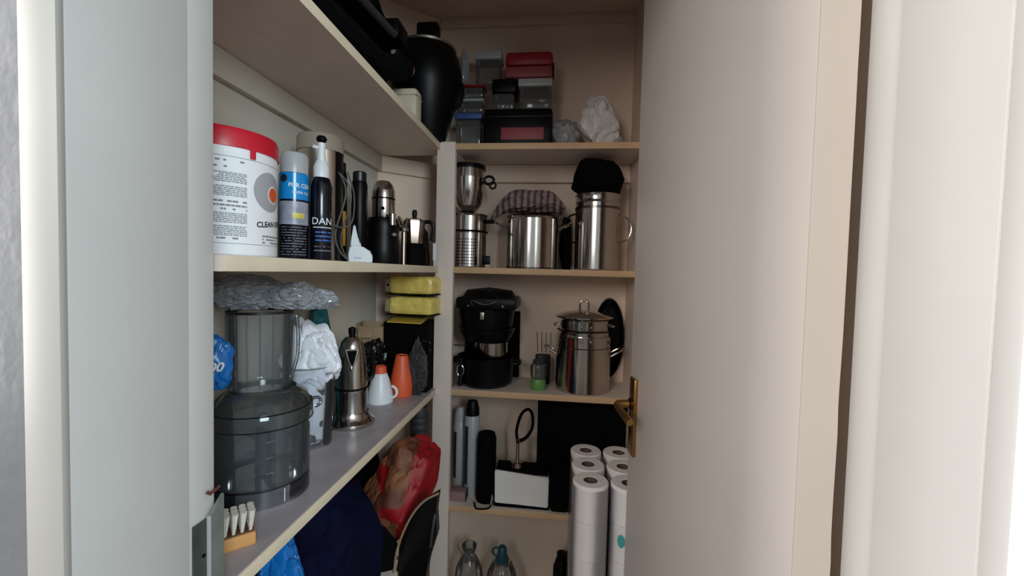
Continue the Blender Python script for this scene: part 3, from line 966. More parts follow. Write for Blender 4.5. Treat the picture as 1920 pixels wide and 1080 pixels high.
for k, (z, lab, sd) in enumerate(((S3 + 0.250, 'yellow film-wrapped pack lying under another yellow pack', 2), (S3 + 0.316, 'yellow film-wrapped pack, topmost in the corner under the shelf', 6))):
    t = thing('yellow_pack', lab, 'pack', (-0.468, 1.352, z), -0.10)
    bm = box((0.008, 0, 0.031), (0.150, 0.105, 0.058), 0.012)
    bmesh.ops.subdivide_edges(bm, edges=bm.edges[:], cuts=4, use_grid_fill=True)
    for q in bm.verts:
        nn = noise.noise(q.co * 38 + Vector((sd, 0, 0)))
        q.co += Vector((0.3, -1, 0.5 if q.co.z > 0.03 else 0)) * (0.0035 * nn if q.co.z > 0.004 else 0)
    link('wrapped_pack', bm, 'yellow_film', t, smooth=25)
    bm = box((-0.075, 0, 0.030), (0.020, 0.090, 0.046), 0.006)
    link('end_fold', bm, 'pale_film', t)
    link('dark_band', box((0.004, -0.004, 0.0015), (0.158, 0.105, 0.003), 0.001), 'black_matte', t)
    if k:
        link('hole_mark', lathe([(0, 0), (0.004, 0), (0.004, 0.001), (0, 0.001)], 14, (-0.072, -0.0455, 0.030), rot=Matrix.Rotation(PI / 2, 3, 'X')), 'black_matte', t)
t = thing('metal_tongs', 'thin steel tongs lying across the black carton beside post', 'tongs', (-0.42, 1.308, S3 + 0.155))
for k in range(2):
    link('arm', tube([(-0.006, 0.002, 0.016 - 0.024 * k), (0.022, -0.004, 0.010 - 0.022 * k)], 0.0022, 8), 'steel', t)

# scrubbing brush
t = thing('scrubbing_brush', 'wooden scrubbing brush with white bristle tufts at the shelf end', 'brush', (-0.450, 0.538, S3), 0.78)
link('wood_block', boxr(-0.055, 0.030, -0.017, 0.017, 0.0, 0.019, 0.003), 'wood', t)
link('bristle_bed', boxr(-0.052, 0.028, -0.014, 0.014, 0.0188, 0.0205, 0.0005), 'wood_dark', t)
k = 0
for i in range(8):
    for j in range(3):
        bx_, by_ = -0.048 + i * 0.0102, -0.010 + j * 0.010
        bm = tube([(bx_, by_, 0.019), (bx_ + 0.001, by_ - 0.001, 0.032), (bx_ + 0.002, by_ - 0.003 + 0.001 * (i % 2), 0.050)], [0.0020, 0.0030, 0.0044], 8)
        link('bristle_tuft', bm, 'bristle', t)

# ------------------------------------------------------------------ low side shelf: bags
tag(link('navy_bag', crumple((0.088, 0.132, 0.158), 41, 0.16, 1.2, 5, (-0.466, 0.876, S4)), 'navy_fabric'), 'slumped navy blue fabric bag on the low side shelf', 'fabric bag')
tag(link('garment_bag', crumple((0.030, 0.400, 0.196), 137, 0.10, 1.2, 5, (-0.604, 0.920, S4), power=0.75), 'black_fabric'), 'long black garment bag folded along the wall behind the low bags', 'garment bag')
tag(link('black_fabric_bag', crumple((0.060, 0.034, 0.075), 47, 0.2, 1.3, 4, (-0.466, 1.038, S4)), 'black_fabric'), 'small black fabric bag between the navy bag and red shopping bag', 'fabric bag')
tag(link('blue_plastic_bag', crumple((0.054, 0.040, 0.200), 51, 0.30, 1.8, 5, (-0.466, 0.668, S4)), 'blue_bag'), 'shiny bright blue plastic bag standing beside the navy bag', 'plastic bag')
t = thing('red_bag', 'bulging red and brown printed shopping bag on the low side shelf', 'shopping bag', (-0.452, 1.175, S4), 0.15)
bm = crumple((0.098, 0.100, 0.172), 61, 0.22, 1.5, 5, power=0.9)
for q in bm.verts:
    q.co.x += 0.25 * max(0.0, q.co.z - 0.10)
    q.co.x *= 1.0 - 0.9 * max(0.0, 0.10 - q.co.z)
bm2 = bm.copy()
link('bag', bm, 'red_bag', t)
bmesh.ops.recalc_face_normals(bm2, faces=bm2.faces[:])
bm2.normal_update()
kill = []
for f in bm2.faces:
    c_ = f.calc_center_median()
    if not (c_.y < 0.02 and -0.10 < c_.x < 0.045 + 0.2 * (c_.z - 0.18) and c_.z > 0.10 + 0.25 * noise.noise(c_ * 9)):
        kill.append(f)
bmesh.ops.delete(bm2, geom=kill, context='FACES')
bm2.normal_update()
for q in bm2.verts:
    q.co += q.normal * 0.0016
link('brown_print', bm2, 'brown_print', t)
t = thing('black_flap_bag', 'black leather tote with pointed flap hanging against the shelf post', 'bag', (-0.346, 1.055, S4 - 0.14))
bm = bm_new()
out = [(-0.050, 0.0), (-0.055, 0.10), (-0.045, 0.20), (-0.015, 0.285), (0.020, 0.335), (0.058, 0.362), (0.052, 0.31), (0.055, 0.25), (0.035, 0.18), (0.020, 0.10), (0.018, 0.0)]
lo = [bm.verts.new((px_, -0.012 - 0.25 * (py_ - 0.18) ** 2, py_)) for px_, py_ in out]
hi = [bm.verts.new((px_, 0.014 - 0.25 * (py_ - 0.18) ** 2, py_)) for px_, py_ in out]
bm.faces.new(lo)
bm.faces.new(hi[::-1])
for i in range(len(out)):
    j = (i + 1) % len(out)
    bm.faces.new((lo[i], hi[i], hi[j], lo[j]))
link('panel', bm, 'black_bagplastic', t, smooth=0)
link('trim_edge', tube(smooth_path([(-0.058, -0.020, 0.10), (-0.050, -0.017, 0.20), (-0.017, -0.018, 0.287), (0.020, -0.020, 0.338), (0.060, -0.022, 0.364)], 4), 0.003, 8), 'cardboard', t)
link('strap', tube(smooth_path([(0.040, -0.018, 0.22), (0.048, -0.03, 0.27), (0.052, -0.022, 0.31)], 5), 0.004, 8), 'char_grey', t)
t = thing('cream_pouch', 'small cream cloth pouch squeezed under the black flap bag', 'pouch', (-0.404, 1.062, S4))
link('pouch', crumple((0.016, 0.016, 0.036), 71, 0.1, 1.4, 4), 'cream_plastic', t)
link('tie', lathe([(0.008, 0.056), (0.0115, 0.058), (0.008, 0.060)], 20), 'cardboard', t)
t = thing('ribbed_bottle', 'dark ribbed bottle standing behind the red shopping bag', 'bottle', (-0.437, 1.335, S4))
pr = [(0, 0), (0.032, 0)]
for k in range(14):
    z = 0.02 + k * 0.022
    pr += [(0.032, z), (0.030, z + 0.006), (0.032, z + 0.012)]
pr += [(0.024, 0.345), (0, 0.347)]
link('body', lathe(pr, 32), 'char_grey', t)

# ------------------------------------------------------------------ top side shelf
t = thing('black_umbrella', 'long furled black umbrella with tan wooden tip on the top side shelf', 'umbrella', (-0.428, 0.86, S1))
link('canopy', tube(smooth_path([(0.0, -0.36, 0.033), (0.0, -0.15, 0.034), (0.0, 0.10, 0.062), (0.0, 0.26, 0.125)], 8), [0.030 + 0.002 * math.sin(i * 0.7) for i in range(25)], 10), 'black_fabric', t)
link('tip', tube([(0.0, 0.255, 0.123), (0.0, 0.300, 0.138), (0.0, 0.314, 0.142)], [0.020, 0.017, 0.009], 12), 'tan_tip', t)
tag(link('duffel_bag', crumple((0.078, 0.330, 0.215), 131, 0.14, 1.2, 5, (-0.545, 0.860, S1), power=0.8), 'black_fabric'), 'bulky black duffel bag filling the top side shelf', 'duffel bag')
t = thing('tripod', 'folded black tripod leaning along the duffel bag above the umbrella', 'tripod', (-0.440, 0.82, S1 + 0.074))
for k in range(3):
    link('leg', tube([(-0.008 + 0.016 * k, -0.33, 0.014 + 0.012 * (k % 2)), (-0.002 + 0.012 * k, 0.20, 0.085 + 0.010 * (k % 2))], 0.010, 10), 'char_grey' if k == 2 else 'black_plastic', t)
link('head', box((0.01, 0.235, 0.105), (0.05, 0.07, 0.045), 0.006), 'black_plastic', t)
t = thing('cream_box', 'small cream plastic box with rounded corner at the shelf edge', 'box', (-0.462, 1.168, S1))
link('body', boxr(-0.040, 0.062, -0.024, 0.028, 0.0, 0.086, 0.010), 'cream_plastic', t)
link('lid_line', boxr(-0.0405, 0.0625, -0.0245, 0.0285, 0.064, 0.066), 'cardboard', t)
t = thing('black_cauldron', 'big black lidded cooking pot with steel rim on the top shelf corner', 'pot', (-0.448, 1.382, S1))
link('body', lathe([(0, 0), (0.056, 0), (0.064, 0.015), (0.088, 0.10), (0.112, 0.17), (0.116, 0.225), (0.106, 0.275), (0.090, 0.302), (0, 0.302)], 48), 'black_plastic', t)
link('steel_rim', lathe([(0.086, 0.299), (0.095, 0.300), (0.096, 0.307), (0.084, 0.310)], 48), 'steel_brushed', t)
link('lid', lathe([(0, 0.307), (0.085, 0.307), (0.078, 0.318), (0.050, 0.330), (0, 0.333)], 48), 'dark_lid', t)
link('knob', boxr(-0.034, 0.040, -0.022, 0.022, 0.332, 0.392, 0.010), 'black_plastic', t)
link('handle', tube(smooth_path([(0.104, -0.03, 0.185), (0.128, -0.035, 0.175), (0.122, -0.035, 0.118), (0.088, -0.03, 0.095)], 6), 0.006, 10), 'black_plastic', t)
tag(link('clear_film', crumple((0.018, 0.030, 0.085), 81, 0.4, 2.0, 4, (-0.352, 1.515, S1 + 0.2325)), 'film_clear'), 'wisp of clear plastic film stuffed beside the big black pot', 'plastic film')

# ------------------------------------------------------------------ top back shelf: food boxes


def food_box(label, x0, x1, y0, y1, z0, h, body, lid, lidh=0.016, latch=False):
    cx, cy = (x0 + x1) / 2, (y0 + y1) / 2
    t = thing('food_box', label, 'food box', (cx, cy, z0))
    w_, d_ = (x1 - x0) / 2, (y1 - y0) / 2
    bm = bm_new()
    add_box(bm, (0, 0, (h - lidh) / 2), (2 * w_ - 0.008, 2 * d_ - 0.008, h - lidh), 0.010)
    link('tub', bm, body, t)
    bm = bm_new()
    add_box(bm, (0, 0, h - lidh / 2), (2 * w_, 2 * d_, lidh), 0.005)
    ld_ = link('lid', bm, lid, t)
    bm = bm_new()
    add_box(bm, (0, 0, h + 0.0008), (2 * w_ - 0.022, 2 * d_ - 0.022, 0.003), 0.001)
    link('lid_ridge', bm, lid, ld_)
    if latch:
        link('latch', box((0, -d_ - 0.0015, h - lidh - 0.004), (0.028, 0.004, 0.022), 0.0015), lid, t)
    return t


Yb0, Yb1 = 1.405, 1.535
food_box('shallow clear box with blue lid beside the big black pot', -0.372, -0.274, 1.455, Yb1, S1, 0.130, 'box_clear', 'blue_lid', 0.020)
food_box('clear food box with grey lid stacked on the blue-lidded box', -0.362, -0.270, 1.46, 1.53, S1 + 0.1325, 0.050, 'box_clear', 'translucent_grey', 0.010, False)
food_box('dark rimmed clear box on top of the grey-lidded box', -0.356, -0.270, 1.46, 1.53, S1 + 0.1850, 0.045, 'box_clear', 'dark_red_plastic', 0.007, False)
food_box('tall clear box with grey lid, highest of the stack beside red lids', -0.308, -0.212, 1.465, 1.535, S1 + 0.2325, 0.115, 'box_clear', 'translucent_grey', 0.030)
t = thing('black_lunch_box', 'wide black box with dull pink front panel under the clear boxes', 'box', (-0.150, 1.47, S1))
link('body', boxr(-0.112, 0.120, -0.06, 0.06, 0, 0.128, 0.012), 'black_plastic', t)
link('front_panel', boxr(-0.050, 0.092, -0.0622, -0.0598, 0.022, 0.062, 0.0008), 'pink_plastic', t)
link('lid_seam', boxr(-0.1125, 0.1205, -0.0605, 0.0605, 0.098, 0.101, 0.0005), 'dark_lid', t)
food_box('small dark-lidded clear box beside the wide clear box', -0.238, -0.157, 1.43, 1.53, S1 + 0.1285, 0.104, 'box_clear', 'black_plastic', 0.045, False)
food_box('square clear box with pale lid under the red boxes', -0.150, -0.034, 1.43, 1.53, S1 + 0.1285, 0.104, 'box_clear', 'translucent_grey', 0.026)
t = thing('red_lunch_box', 'two-tier plastic lunch box with dark red lid above dull pink tier', 'lunch box', (-0.115, 1.482, S1 + 0.2355))
link('lower_tier', boxr(-0.082, 0.078, -0.05, 0.05, 0, 0.040, 0.010), 'pink_plastic', t)
link('lid', boxr(-0.080, 0.080, -0.051, 0.051, 0.040, 0.088, 0.014), 'dark_red_plastic', t)
link('clip', boxr(0.079, 0.084, -0.02, 0.02, 0.02, 0.062, 0.002), 'black_plastic', t)
tag(link('grey_film_bag', crumple((0.050, 0.055, 0.058), 91, 0.35, 1.8, 4, (0.016, 1.46, S1)), 'film_clear'), 'greyish clear plastic bag beside the black pink-fronted box', 'plastic bag')
t = thing('white_film_bag', 'knotted translucent white plastic bag at the end of the top shelf', 'plastic bag', (0.132, 1.47, S1))
bm = crumple((0.076, 0.065, 0.098), 95, 0.34, 1.3, 5)
for q in bm.verts:
    q.co.x -= 0.18 * (q.co.z - 0.07) + 0.0
link('bag', bm, 'white_film', t)
link('loose_end', crumple((0.022, 0.022, 0.026), 96, 0.5, 2.4, 4, (0.055, -0.02, 0)), 'film_clear', t)

# ------------------------------------------------------------------ pots on the back shelf


def ring_handle(t, sgn, R_, z, rad, wd, m, r=0.0032, tilt=0.0):
    """a bent-rod side handle on a pot of radius R_, sticking out along x"""
    pts_ = smooth_path([(sgn * (R_ - 0.002), -wd, z), (sgn * (R_ + rad * 0.75), -wd * 0.95, z + tilt * 0.75), (sgn * (R_ + rad), -wd * 0.6, z + tilt), (sgn * (R_ + rad), wd * 0.6, z + tilt), (sgn * (R_ + rad * 0.75), wd * 0.95, z + tilt * 0.75), (sgn * (R_ - 0.002), wd, z)], 5)
    return link('handle', tube(pts_, r, 10), m, t)


t = thing('steamer_pot', 'steel steamer pot with perforated lower band beside the shelf post', 'pot', (-0.318, 1.472, S2))
R = 0.066
link('body', lathe([(0, 0), (R - 0.003, 0), (R, 0.004), (R, 0.118), (R + 0.002, 0.120), (R + 0.002, 0.124), (0, 0.124)], 56), 'steel', t)
link('insert', lathe([(0, 0.124), (R, 0.124), (R + 0.001, 0.176), (R + 0.004, 0.180), (R + 0.003, 0.184), (0, 0.184)], 56), 'steel', t)
link('seam_ring', lathe([(R, 0.120), (R + 0.0035, 0.121), (R + 0.0035, 0.127), (R, 0.128)], 56), 'black_matte', t)
bm = bm_new()
for i in range(12):
    for j in range(9):
        a = -PI / 2 - 0.6 + i * 0.11
        cyl_disc(bm, R + 0.0004, a, 0.012 + j * 0.0105, 0.0, 0.0024, 8)
pf = link('perforations', bm, 'black_matte', t, smooth=0)
pf['kind'] = 'stuff'
ring_handle(t, 1, R, 0.162, 0.024, 0.020, 'black_plastic', 0.005)
t = thing('steel_ice_bucket', 'tapering steel bucket with black lid standing on the steamer pot', 'bucket', (-0.322, 1.472, S2 + 0.184))
link('foot', lathe([(0, 0), (0.028, 0), (0.026, 0.010), (0, 0.012)], 40), 'black_plastic', t)
link('bowl', lathe([(0, 0.010), (0.030, 0.012), (0.048, 0.035), (0.060, 0.080), (0.064, 0.125), (0, 0.125)], 56), 'steel', t)
link('upper_ring', lathe([(0, 0.124), (0.058, 0.124), (0.056, 0.158), (0, 0.160)], 56), 'steel', t)
link('cover', lathe([(0, 0.158), (0.062, 0.158), (0.060, 0.172), (0.02, 0.178), (0, 0.178)], 40), 'black_plastic', t)
for s_ in (-1, 1):
    h_ = link('handle', tube(arc_pts((s_ * 0.078, -0.02, 0.118), 0.017, 0, 2 * PI, 18, sq=0.8)[:-1], 0.0045, 8, closed=True), 'black_plastic', t)
link('wing_nut', tube(arc_pts((0.092, -0.024, 0.100), 0.011, 0, 2 * PI, 14)[:-1], 0.0035, 8, closed=True), 'black_plastic', t)
t = thing('black_clip', 'small black clip lying in front of the steamer pot', 'clip', (-0.238, 1.40, S2))
link('clip_body', boxr(-0.014, 0.012, -0.008, 0.008, 0.010, 0.040, 0.003), 'black_plastic', t)
link('pad', boxr(-0.004, 0.014, -0.007, 0.007, 0.0, 0.011, 0.002), 'cream_plastic', t)

t = thing('stock_pot', 'wide polished steel stock pot covered with a folded cloth', 'pot', (-0.089, 1.472, S2))
R = 0.092
link('body', lathe([(0, 0), (R - 0.004, 0), (R, 0.005), (R, 0.168), (R + 0.003, 0.172), (R + 0.002, 0.175), (R - 0.003, 0.172), (R - 0.003, 0.012), (0, 0.012)], 72), 'steel', t)
link('base_ring', lathe([(R - 0.004, 0.0), (R + 0.001, 0.001), (R + 0.001, 0.006), (R - 0.004, 0.007)], 72), 'steel_dark', t)
for s_ in (-1, 1):
    ring_handle(t, s_, R, 0.138, 0.040, 0.030, 'steel', 0.0034, 0.022)
link('lid', lathe([(0, 0.171), (R - 0.004, 0.171), (R - 0.010, 0.182), (0, 0.190)], 56), 'dark_lid', t)
t = thing('folded_cloth', 'striped dish cloth folded over the lid of the stock pot', 'cloth', (-0.092, 1.468, S2 + 0.176))
bm = crumple((0.135, 0.082, 0.046), 101, 0.30, 2.2, 5, (0, 0, 0.016))
for q in bm.verts:
    e_ = max(0.0, abs(q.co.x) - 0.070)
    q.co.z -= 7.0 * e_ * e_ + 0.35 * e_
link('cloth_body', bm, 'striped_cloth', t)
t = thing('tall_pot', 'tall narrow polished steel pot with ring handles under a black hat', 'pot', (0.130, 1.474, S2))
R = 0.074
link('body', lathe([(0, 0), (R - 0.003, 0), (R, 0.004), (R, 0.206), (0, 0.206)], 64), 'steel', t)
link('seam_ring', lathe([(R - 0.001, 0.204), (R + 0.0022, 0.205), (R + 0.0022, 0.212), (R - 0.001, 0.213)], 64), 'steel_dark', t)
link('insert', lathe([(0, 0.212), (R - 0.002, 0.212), (R - 0.002, 0.225), (R + 0.001, 0.228), (R - 0.001, 0.233), (R + 0.002, 0.250), (R + 0.003, 0.254), (0, 0.254)], 64), 'steel', t)
for s_ in (-1, 1):
    bm = tube(arc_pts((s_ * (R - 0.004), -0.012, 0.142), 0.044, -PI / 2, PI / 2, 20, sq=1.1) if s_ > 0 else arc_pts((s_ * (R - 0.004), -0.012, 0.142), 0.044, PI / 2, 3 * PI / 2, 20, sq=1.1), 0.0032, 10)
    link('handle', bm, 'steel' if s_ > 0 else 'black_plastic', t)
t = thing('knitted_hat', 'soft black knitted hat sitting on the tall narrow pot', 'hat', (0.130, 1.474, S2 + 0.254))
link('crown', crumple((0.086, 0.076, 0.064), 111, 0.12, 1.8, 4, power=0.8), 'black_fabric', t)
link('bobble', crumple((0.018, 0.018, 0.012), 112, 0.3, 2.4, 3, (0.008, 0, 0.106)), 'black_fabric', t)
tag(link('black_mitt', crumple((0.022, 0.030, 0.110), 115, 0.3, 1.8, 4, (0.030, 1.555, S2)), 'black_fabric'), 'black cloth mitt standing between the stock pot and tall pot', 'oven mitt')

# ------------------------------------------------------------------ pans on the next shelf
t = thing('black_casserole', 'wide black casserole at the bottom of the pan stack', 'casserole', (-0.244, 1.474, S3))
R = 0.099
link('body', lathe([(0, 0), (R - 0.016, 0), (R - 0.004, 0.012), (R, 0.095), (R + 0.003, 0.100), (R - 0.003, 0.100), (R - 0.006, 0.01), (0, 0.008)], 64), 'black_plastic', t)
for s_ in (-1, 1):
    ring_handle(t, s_, R, 0.080, 0.022, 0.030, 'black_plastic', 0.006)
t = thing('steel_saucepan', 'small shiny steel saucepan nested in the black casserole', 'saucepan', (-0.222, 1.450, S3 + 0.009))
R = 0.058
link('body', lathe([(0, 0), (R - 0.004, 0), (R, 0.006), (R, 0.144), (R + 0.002, 0.147), (R - 0.002, 0.147), (R - 0.003, 0.01), (0, 0.008)], 56), 'steel', t)
link('handle', tube([(-R + 0.002, -0.02, 0.133), (-0.092, -0.05, 0.136), (-0.118, -0.068, 0.138)], [0.004, 0.005, 0.005], 10, flat=0.5), 'steel', t)
t = thing('black_frying_pan', 'black frying pan laid over the small steel saucepan', 'frying pan', (-0.242, 1.472, S3 + 0.157))
R = 0.1005
link('pan', lathe([(0, 0), (R - 0.020, 0), (R - 0.004, 0.030), (R, 0.044), (R - 0.003, 0.044), (R - 0.022, 0.004), (0, 0.004)], 64), 'black_plastic', t)
link('rim', lathe([(R - 0.002, 0.0425), (R + 0.0008, 0.0435), (R - 0.002, 0.0450)], 64), 'steel_dark', t)
t = thing('black_saucepan', 'black saucepan with steel rivet tab, stacked in the frying pan', 'saucepan', (-0.244, 1.470, S3 + 0.162))
R = 0.093
link('body', lathe([(0, 0), (R - 0.012, 0), (R - 0.004, 0.02), (R + 0.006, 0.105), (R + 0.003, 0.105), (R - 0.008, 0.012), (0, 0.010)], 56), 'black_plastic', t)
link('rim', lathe([(R + 0.004, 0.1035), (R + 0.0085, 0.1050), (R + 0.004, 0.1075)], 56), 'steel', t)
link('rivet_tab', box((0.0, -R - 0.004, 0.088), (0.013, 0.004, 0.024), 0.001), 'steel_brushed', t)
t = thing('grill_press', 'black folded grill pan with bracket handle topping the pan stack', 'grill pan', (-0.236, 1.474, S3 + 0.270))
link('plate', boxr(-0.100, 0.104, -0.098, 0.090, 0, 0.040, 0.010), 'black_plastic', t)
link('lid', lathe([(0, 0.040), (0.094, 0.040), (0.08, 0.062), (0, 0.072)], 48), 'black_plastic', t)
link('bracket', tube(smooth_path([(-0.042, -0.099, 0.014), (-0.042, -0.106, 0.030), (0.0, -0.108, 0.018), (0.042, -0.106, 0.030), (0.042, -0.096, 0.042)], 5), 0.0035, 8), 'steel_dark', t)
for s_ in (-1, 1):
    link('rivet', lathe([(0, 0), (0.0045, 0), (0.003, 0.003), (0, 0.0035)], 16, (-0.056 if s_ < 0 else 0.060, -0.098, 0.012), rot=Matrix.Rotation(PI / 2, 3, 'X')), 'steel', t)
t = thing('baking_tray', 'dark baking tray standing upright behind the black pan stack', 'baking tray', (-0.236, 1.578, S3))
link('tray', boxr(-0.106, 0.100, -0.002, 0.002, 0, 0.250, 0.001), 'black_matte', t)
bm = tube([(-0.106, -0.001, 0.004), (-0.106, -0.001, 0.248), (0.100, -0.001, 0.248), (0.100, -0.001, 0.004)], 0.003, 8)
link('rolled_rim', bm, 'black_plastic', t)
t = thing('pan_handle', 'dark pan handle with steel hook poking out beside the post', 'pan handle', (-0.318, 1.395, S3))
link('grip', tube(smooth_path([(0.0, 0, 0.008), (0.002, 0.003, 0.05), (0.0, 0.004, 0.100)], 5), 0.008, 10), 'black_plastic', t)
link('hook', tube(arc_pts((0.0, -0.002, 0.060), 0.012, 0, 2 * PI, 18, sq=1.6)[:-1], 0.0016, 8, closed=True), 'steel', t)

t = thing('green_jar', 'small clear jar with bright green base between pans and steel pot', 'jar', (-0.054, 1.430, S3))
link('green_base', lathe([(0, 0), (0.024, 0), (0.026, 0.004), (0.026, 0.030), (0.022, 0.038), (0, 0.038)], 32), 'green_plastic', t)
link('clear_body', lathe([(0.024, 0.038), (0.027, 0.045), (0.029, 0.078), (0.024, 0.088), (0, 0.089)], 32), 'bottle_clear', t)
link('cap', lathe([(0, 0.088), (0.020, 0.088), (0.020, 0.100), (0, 0.101)], 24), 'char_grey', t)
t = thing('fork_rack', 'small rack of upright steel fondue forks behind the green jar', 'fork rack', (-0.040, 1.512, S3))
link('block', boxr(-0.030, 0.024, -0.016, 0.016, 0, 0.105, 0.006), 'black_plastic', t)
for k in range(4):
    link('fork', tube([(-0.022 + 0.0145 * k, 0, 0.112), (-0.026 + 0.0165 * k, -0.002, 0.185)], 0.0014, 6), 'steel', t)

t = thing('lidded_pot', 'steel pot with steamer tiers, flat lid and loop handle', 'pot', (0.096, 1.464, S3))
R = 0.092
link('body', lathe([(0, 0), (R - 0.004, 0), (R, 0.005), (R, 0.186), (R + 0.002, 0.189), (0, 0.189)], 72), 'steel', t)
link('seam_ring', lathe([(R, 0.150), (R + 0.0012, 0.152), (R, 0.154)], 72), 'steel_dark', t)
tr_ = link('steamer_tier', lathe([(0, 0.189), (R - 0.006, 0.189), (R - 0.006, 0.200), (R - 0.002, 0.206), (R - 0.010, 0.212), (R - 0.010, 0.240), (R - 0.002, 0.246), (0, 0.246)], 72), 'steel', t)
link('tier_band', lathe([(R - 0.004, 0.204), (R - 0.0005, 0.206), (R - 0.004, 0.209)], 72), 'black_matte', tr_)
ld = link('lid', lathe([(0, 0.246), (R - 0.004, 0.246), (R + 0.006, 0.250), (R + 0.006, 0.254), (R - 0.02, 0.264), (0.03, 0.272), (0, 0.273)], 72), 'steel', t)
link('lid_loop', tube(smooth_path([(-0.014, 0, 0.270), (-0.015, 0, 0.292), (-0.008, 0, 0.304), (0.008, 0, 0.304), (0.015, 0, 0.292), (0.014, 0, 0.270)], 5), 0.0038, 10), 'steel', ld)
for s_ in (-1, 1):
    ring_handle(t, s_, R, 0.122, 0.038, 0.028, 'steel', 0.0032, 0.024)
    ring_handle(t, s_, R - 0.008, 0.222, 0.016, 0.020, 'steel', 0.0036)
for px_ in (-0.012, 0.018):
    for z in (0.222, 0.176):
        link('rivet', lathe([(0, 0), (0.0045, 0), (0.003, 0.003), (0, 0.0035)], 14, (px_, -(R - 0.011 if z > 0.2 else R) - 0.0004, z), rot=Matrix.Rotation(PI / 2, 3, 'X')), 'steel', t)
t = thing('upright_pan', 'round black pan standing on edge behind the lidded steel pot', 'frying pan', (0.192, 1.571, S3))
link('pan', lathe([(0, 0), (0.115, 0), (0.145, 0.022), (0.142, 0.024), (0.112, 0.004), (0, 0.004)], 64, (0, 0.012, 0.166), sx=0.38, rot=Matrix.Rotation(PI / 2, 3, 'X')), 'black_plastic', t)
link('rim', lathe([(0.142, 0.022), (0.147, 0.024), (0.142, 0.026)], 64, (0, 0.012, 0.166), sx=0.38, rot=Matrix.Rotation(PI / 2, 3, 'X')), 'char_grey', t)

# ------------------------------------------------------------------ back shelf with carton and black box
for (x, y, h, r_, lab) in ((-0.286, 1.462, 0.338, 0.027, 'white spray can with black cap beside the black cylinder'), (-0.338, 1.500, 0.300, 0.024, 'pale spray can half hidden by the shelf post')):
    t = thing('white_spray_can', lab, 'spray can', (x, y, S4))
    link('body', lathe([(0, 0), (r_ - 0.002, 0), (r_, 0.003), (r_, h - 0.062), (r_ - 0.006, h - 0.052), (0, h - 0.052)], 36), 'translucent_grey', t)
    link('cap', lathe([(0, h - 0.054), (r_ - 0.002, h - 0.054), (r_ - 0.003, h - 0.03), (r_ - 0.010, h - 0.004), (0, h)], 32), 'black_plastic' if r_ > 0.025 else 'translucent_grey', t)
    link('dark_print', cyl_patch(r_ + 0.0005, -2.6, -1.9, 0.04, h - 0.09, 8), 'char_grey', t)
t = thing('black_cylinder', 'black cylindrical case with steel ring standing beside white carton', 'case', (-0.226, 1.425, S4))
link('body', lathe([(0, 0), (0.032, 0), (0.034, 0.004), (0.033, 0.215), (0.028, 0.236), (0, 0.240)], 40), 'black_fabric', t)
link('steel_ring', tube(arc_pts((0.028, -0.040, 0.022), 0.019, 0, 2 * PI, 22, ax='yz')[:-1], 0.0028, 8, closed=True), 'steel', t)
link('cord', tube(smooth_path([(-0.030, -0.045, 0.012), (-0.022, -0.066, 0.004), (-0.002, -0.068, 0.004), (0.020, -0.060, 0.004), (0.026, -0.048, 0.008)], 5), 0.0028, 8), 'black_plastic', t)
t = thing('mauve_box', 'small flat mauve box lying beside the shelf post', 'box', (-0.318, 1.415, S4))
link('carton', boxr(-0.026, 0.026, -0.020, 0.020, 0.0, 0.034, 0.002), 'mauve_box', t)
link('lid_band', boxr(0.0255, 0.0275, -0.0205, 0.0205, 0.0, 0.0345, 0.0006), 'char_grey', t)
t = thing('white_carton', 'plain white carton on the shelf in front of the black box', 'box', (-0.099, 1.432, S4))
bm = bm_new()
q = [bm.verts.new(p) for p in ((-0.090, -0.045, 0.012), (0.090, -0.045, 0.006), (0.090, 0.040, 0.006), (-0.090, 0.040, 0.012), (-0.092, -0.045, 0.124), (0.091, -0.045, 0.108), (0.088, 0.040, 0.108), (-0.090, 0.040, 0.124))]
for f in ((3, 2, 1, 0), (4, 5, 6, 7), (0, 1, 5, 4), (1, 2, 6, 5), (2, 3, 7, 6), (3, 0, 4, 7)):
    bm.faces.new([q[i] for i in f])
bmesh.ops.bevel(bm, geom=bm.edges[:], offset=0.003, segments=2, affect='EDGES')
link('carton', bm, 'box_white', t)
link('tray', boxr(-0.092, 0.093, -0.044, 0.042, 0.0, 0.011, 0.001), 'black_matte', t)
link('lid_edge', boxr(-0.090, 0.088, -0.036, 0.036, 0.112, 0.1245, 0.001), 'black_matte', t)
t = thing('steel_pourer', 'steel stopper with black strap loop on top of the white carton', 'stopper', (-0.118, 1.420, S4 + 0.1245))
link('foot', lathe([(0, 0), (0.020, 0), (0.024, 0.006), (0.022, 0.020), (0.010, 0.024), (0, 0.024)], 32), 'steel', t)
link('stem', lathe([(0, 0.022), (0.006, 0.022), (0.005, 0.10), (0, 0.10)], 16), 'steel_brushed', t)
link('strap', tube(smooth_path([(0.0, 0.003, 0.085), (-0.006, 0.006, 0.125), (0.008, 0.008, 0.180), (0.030, 0.010, 0.200), (0.046, 0.010, 0.185), (0.048, 0.010, 0.14), (0.030, 0.008, 0.105), (0.006, 0.004, 0.090)], 5), 0.0115, 8, flat=0.45), 'black_fabric', t)
t = thing('black_box', 'very large plain black box filling the back shelf behind the rolls', 'box', (0.105, 1.522, S4))
link('body', boxr(-0.160, 0.145, -0.040, 0.058, 0, 0.368, 0.004), 'black_matte', t)
link('lid', boxr(-0.157, 0.147, -0.047, 0.060, 0.318, 0.374, 0.003), 'black_matte', t)
tag(link('black_soft_case', boxr(-0.004, 0.060, 1.375, 1.470, S4, S4 + 0.16, 0.012), 'black_fabric'), 'soft black case between the white carton and the rolls', 'case')

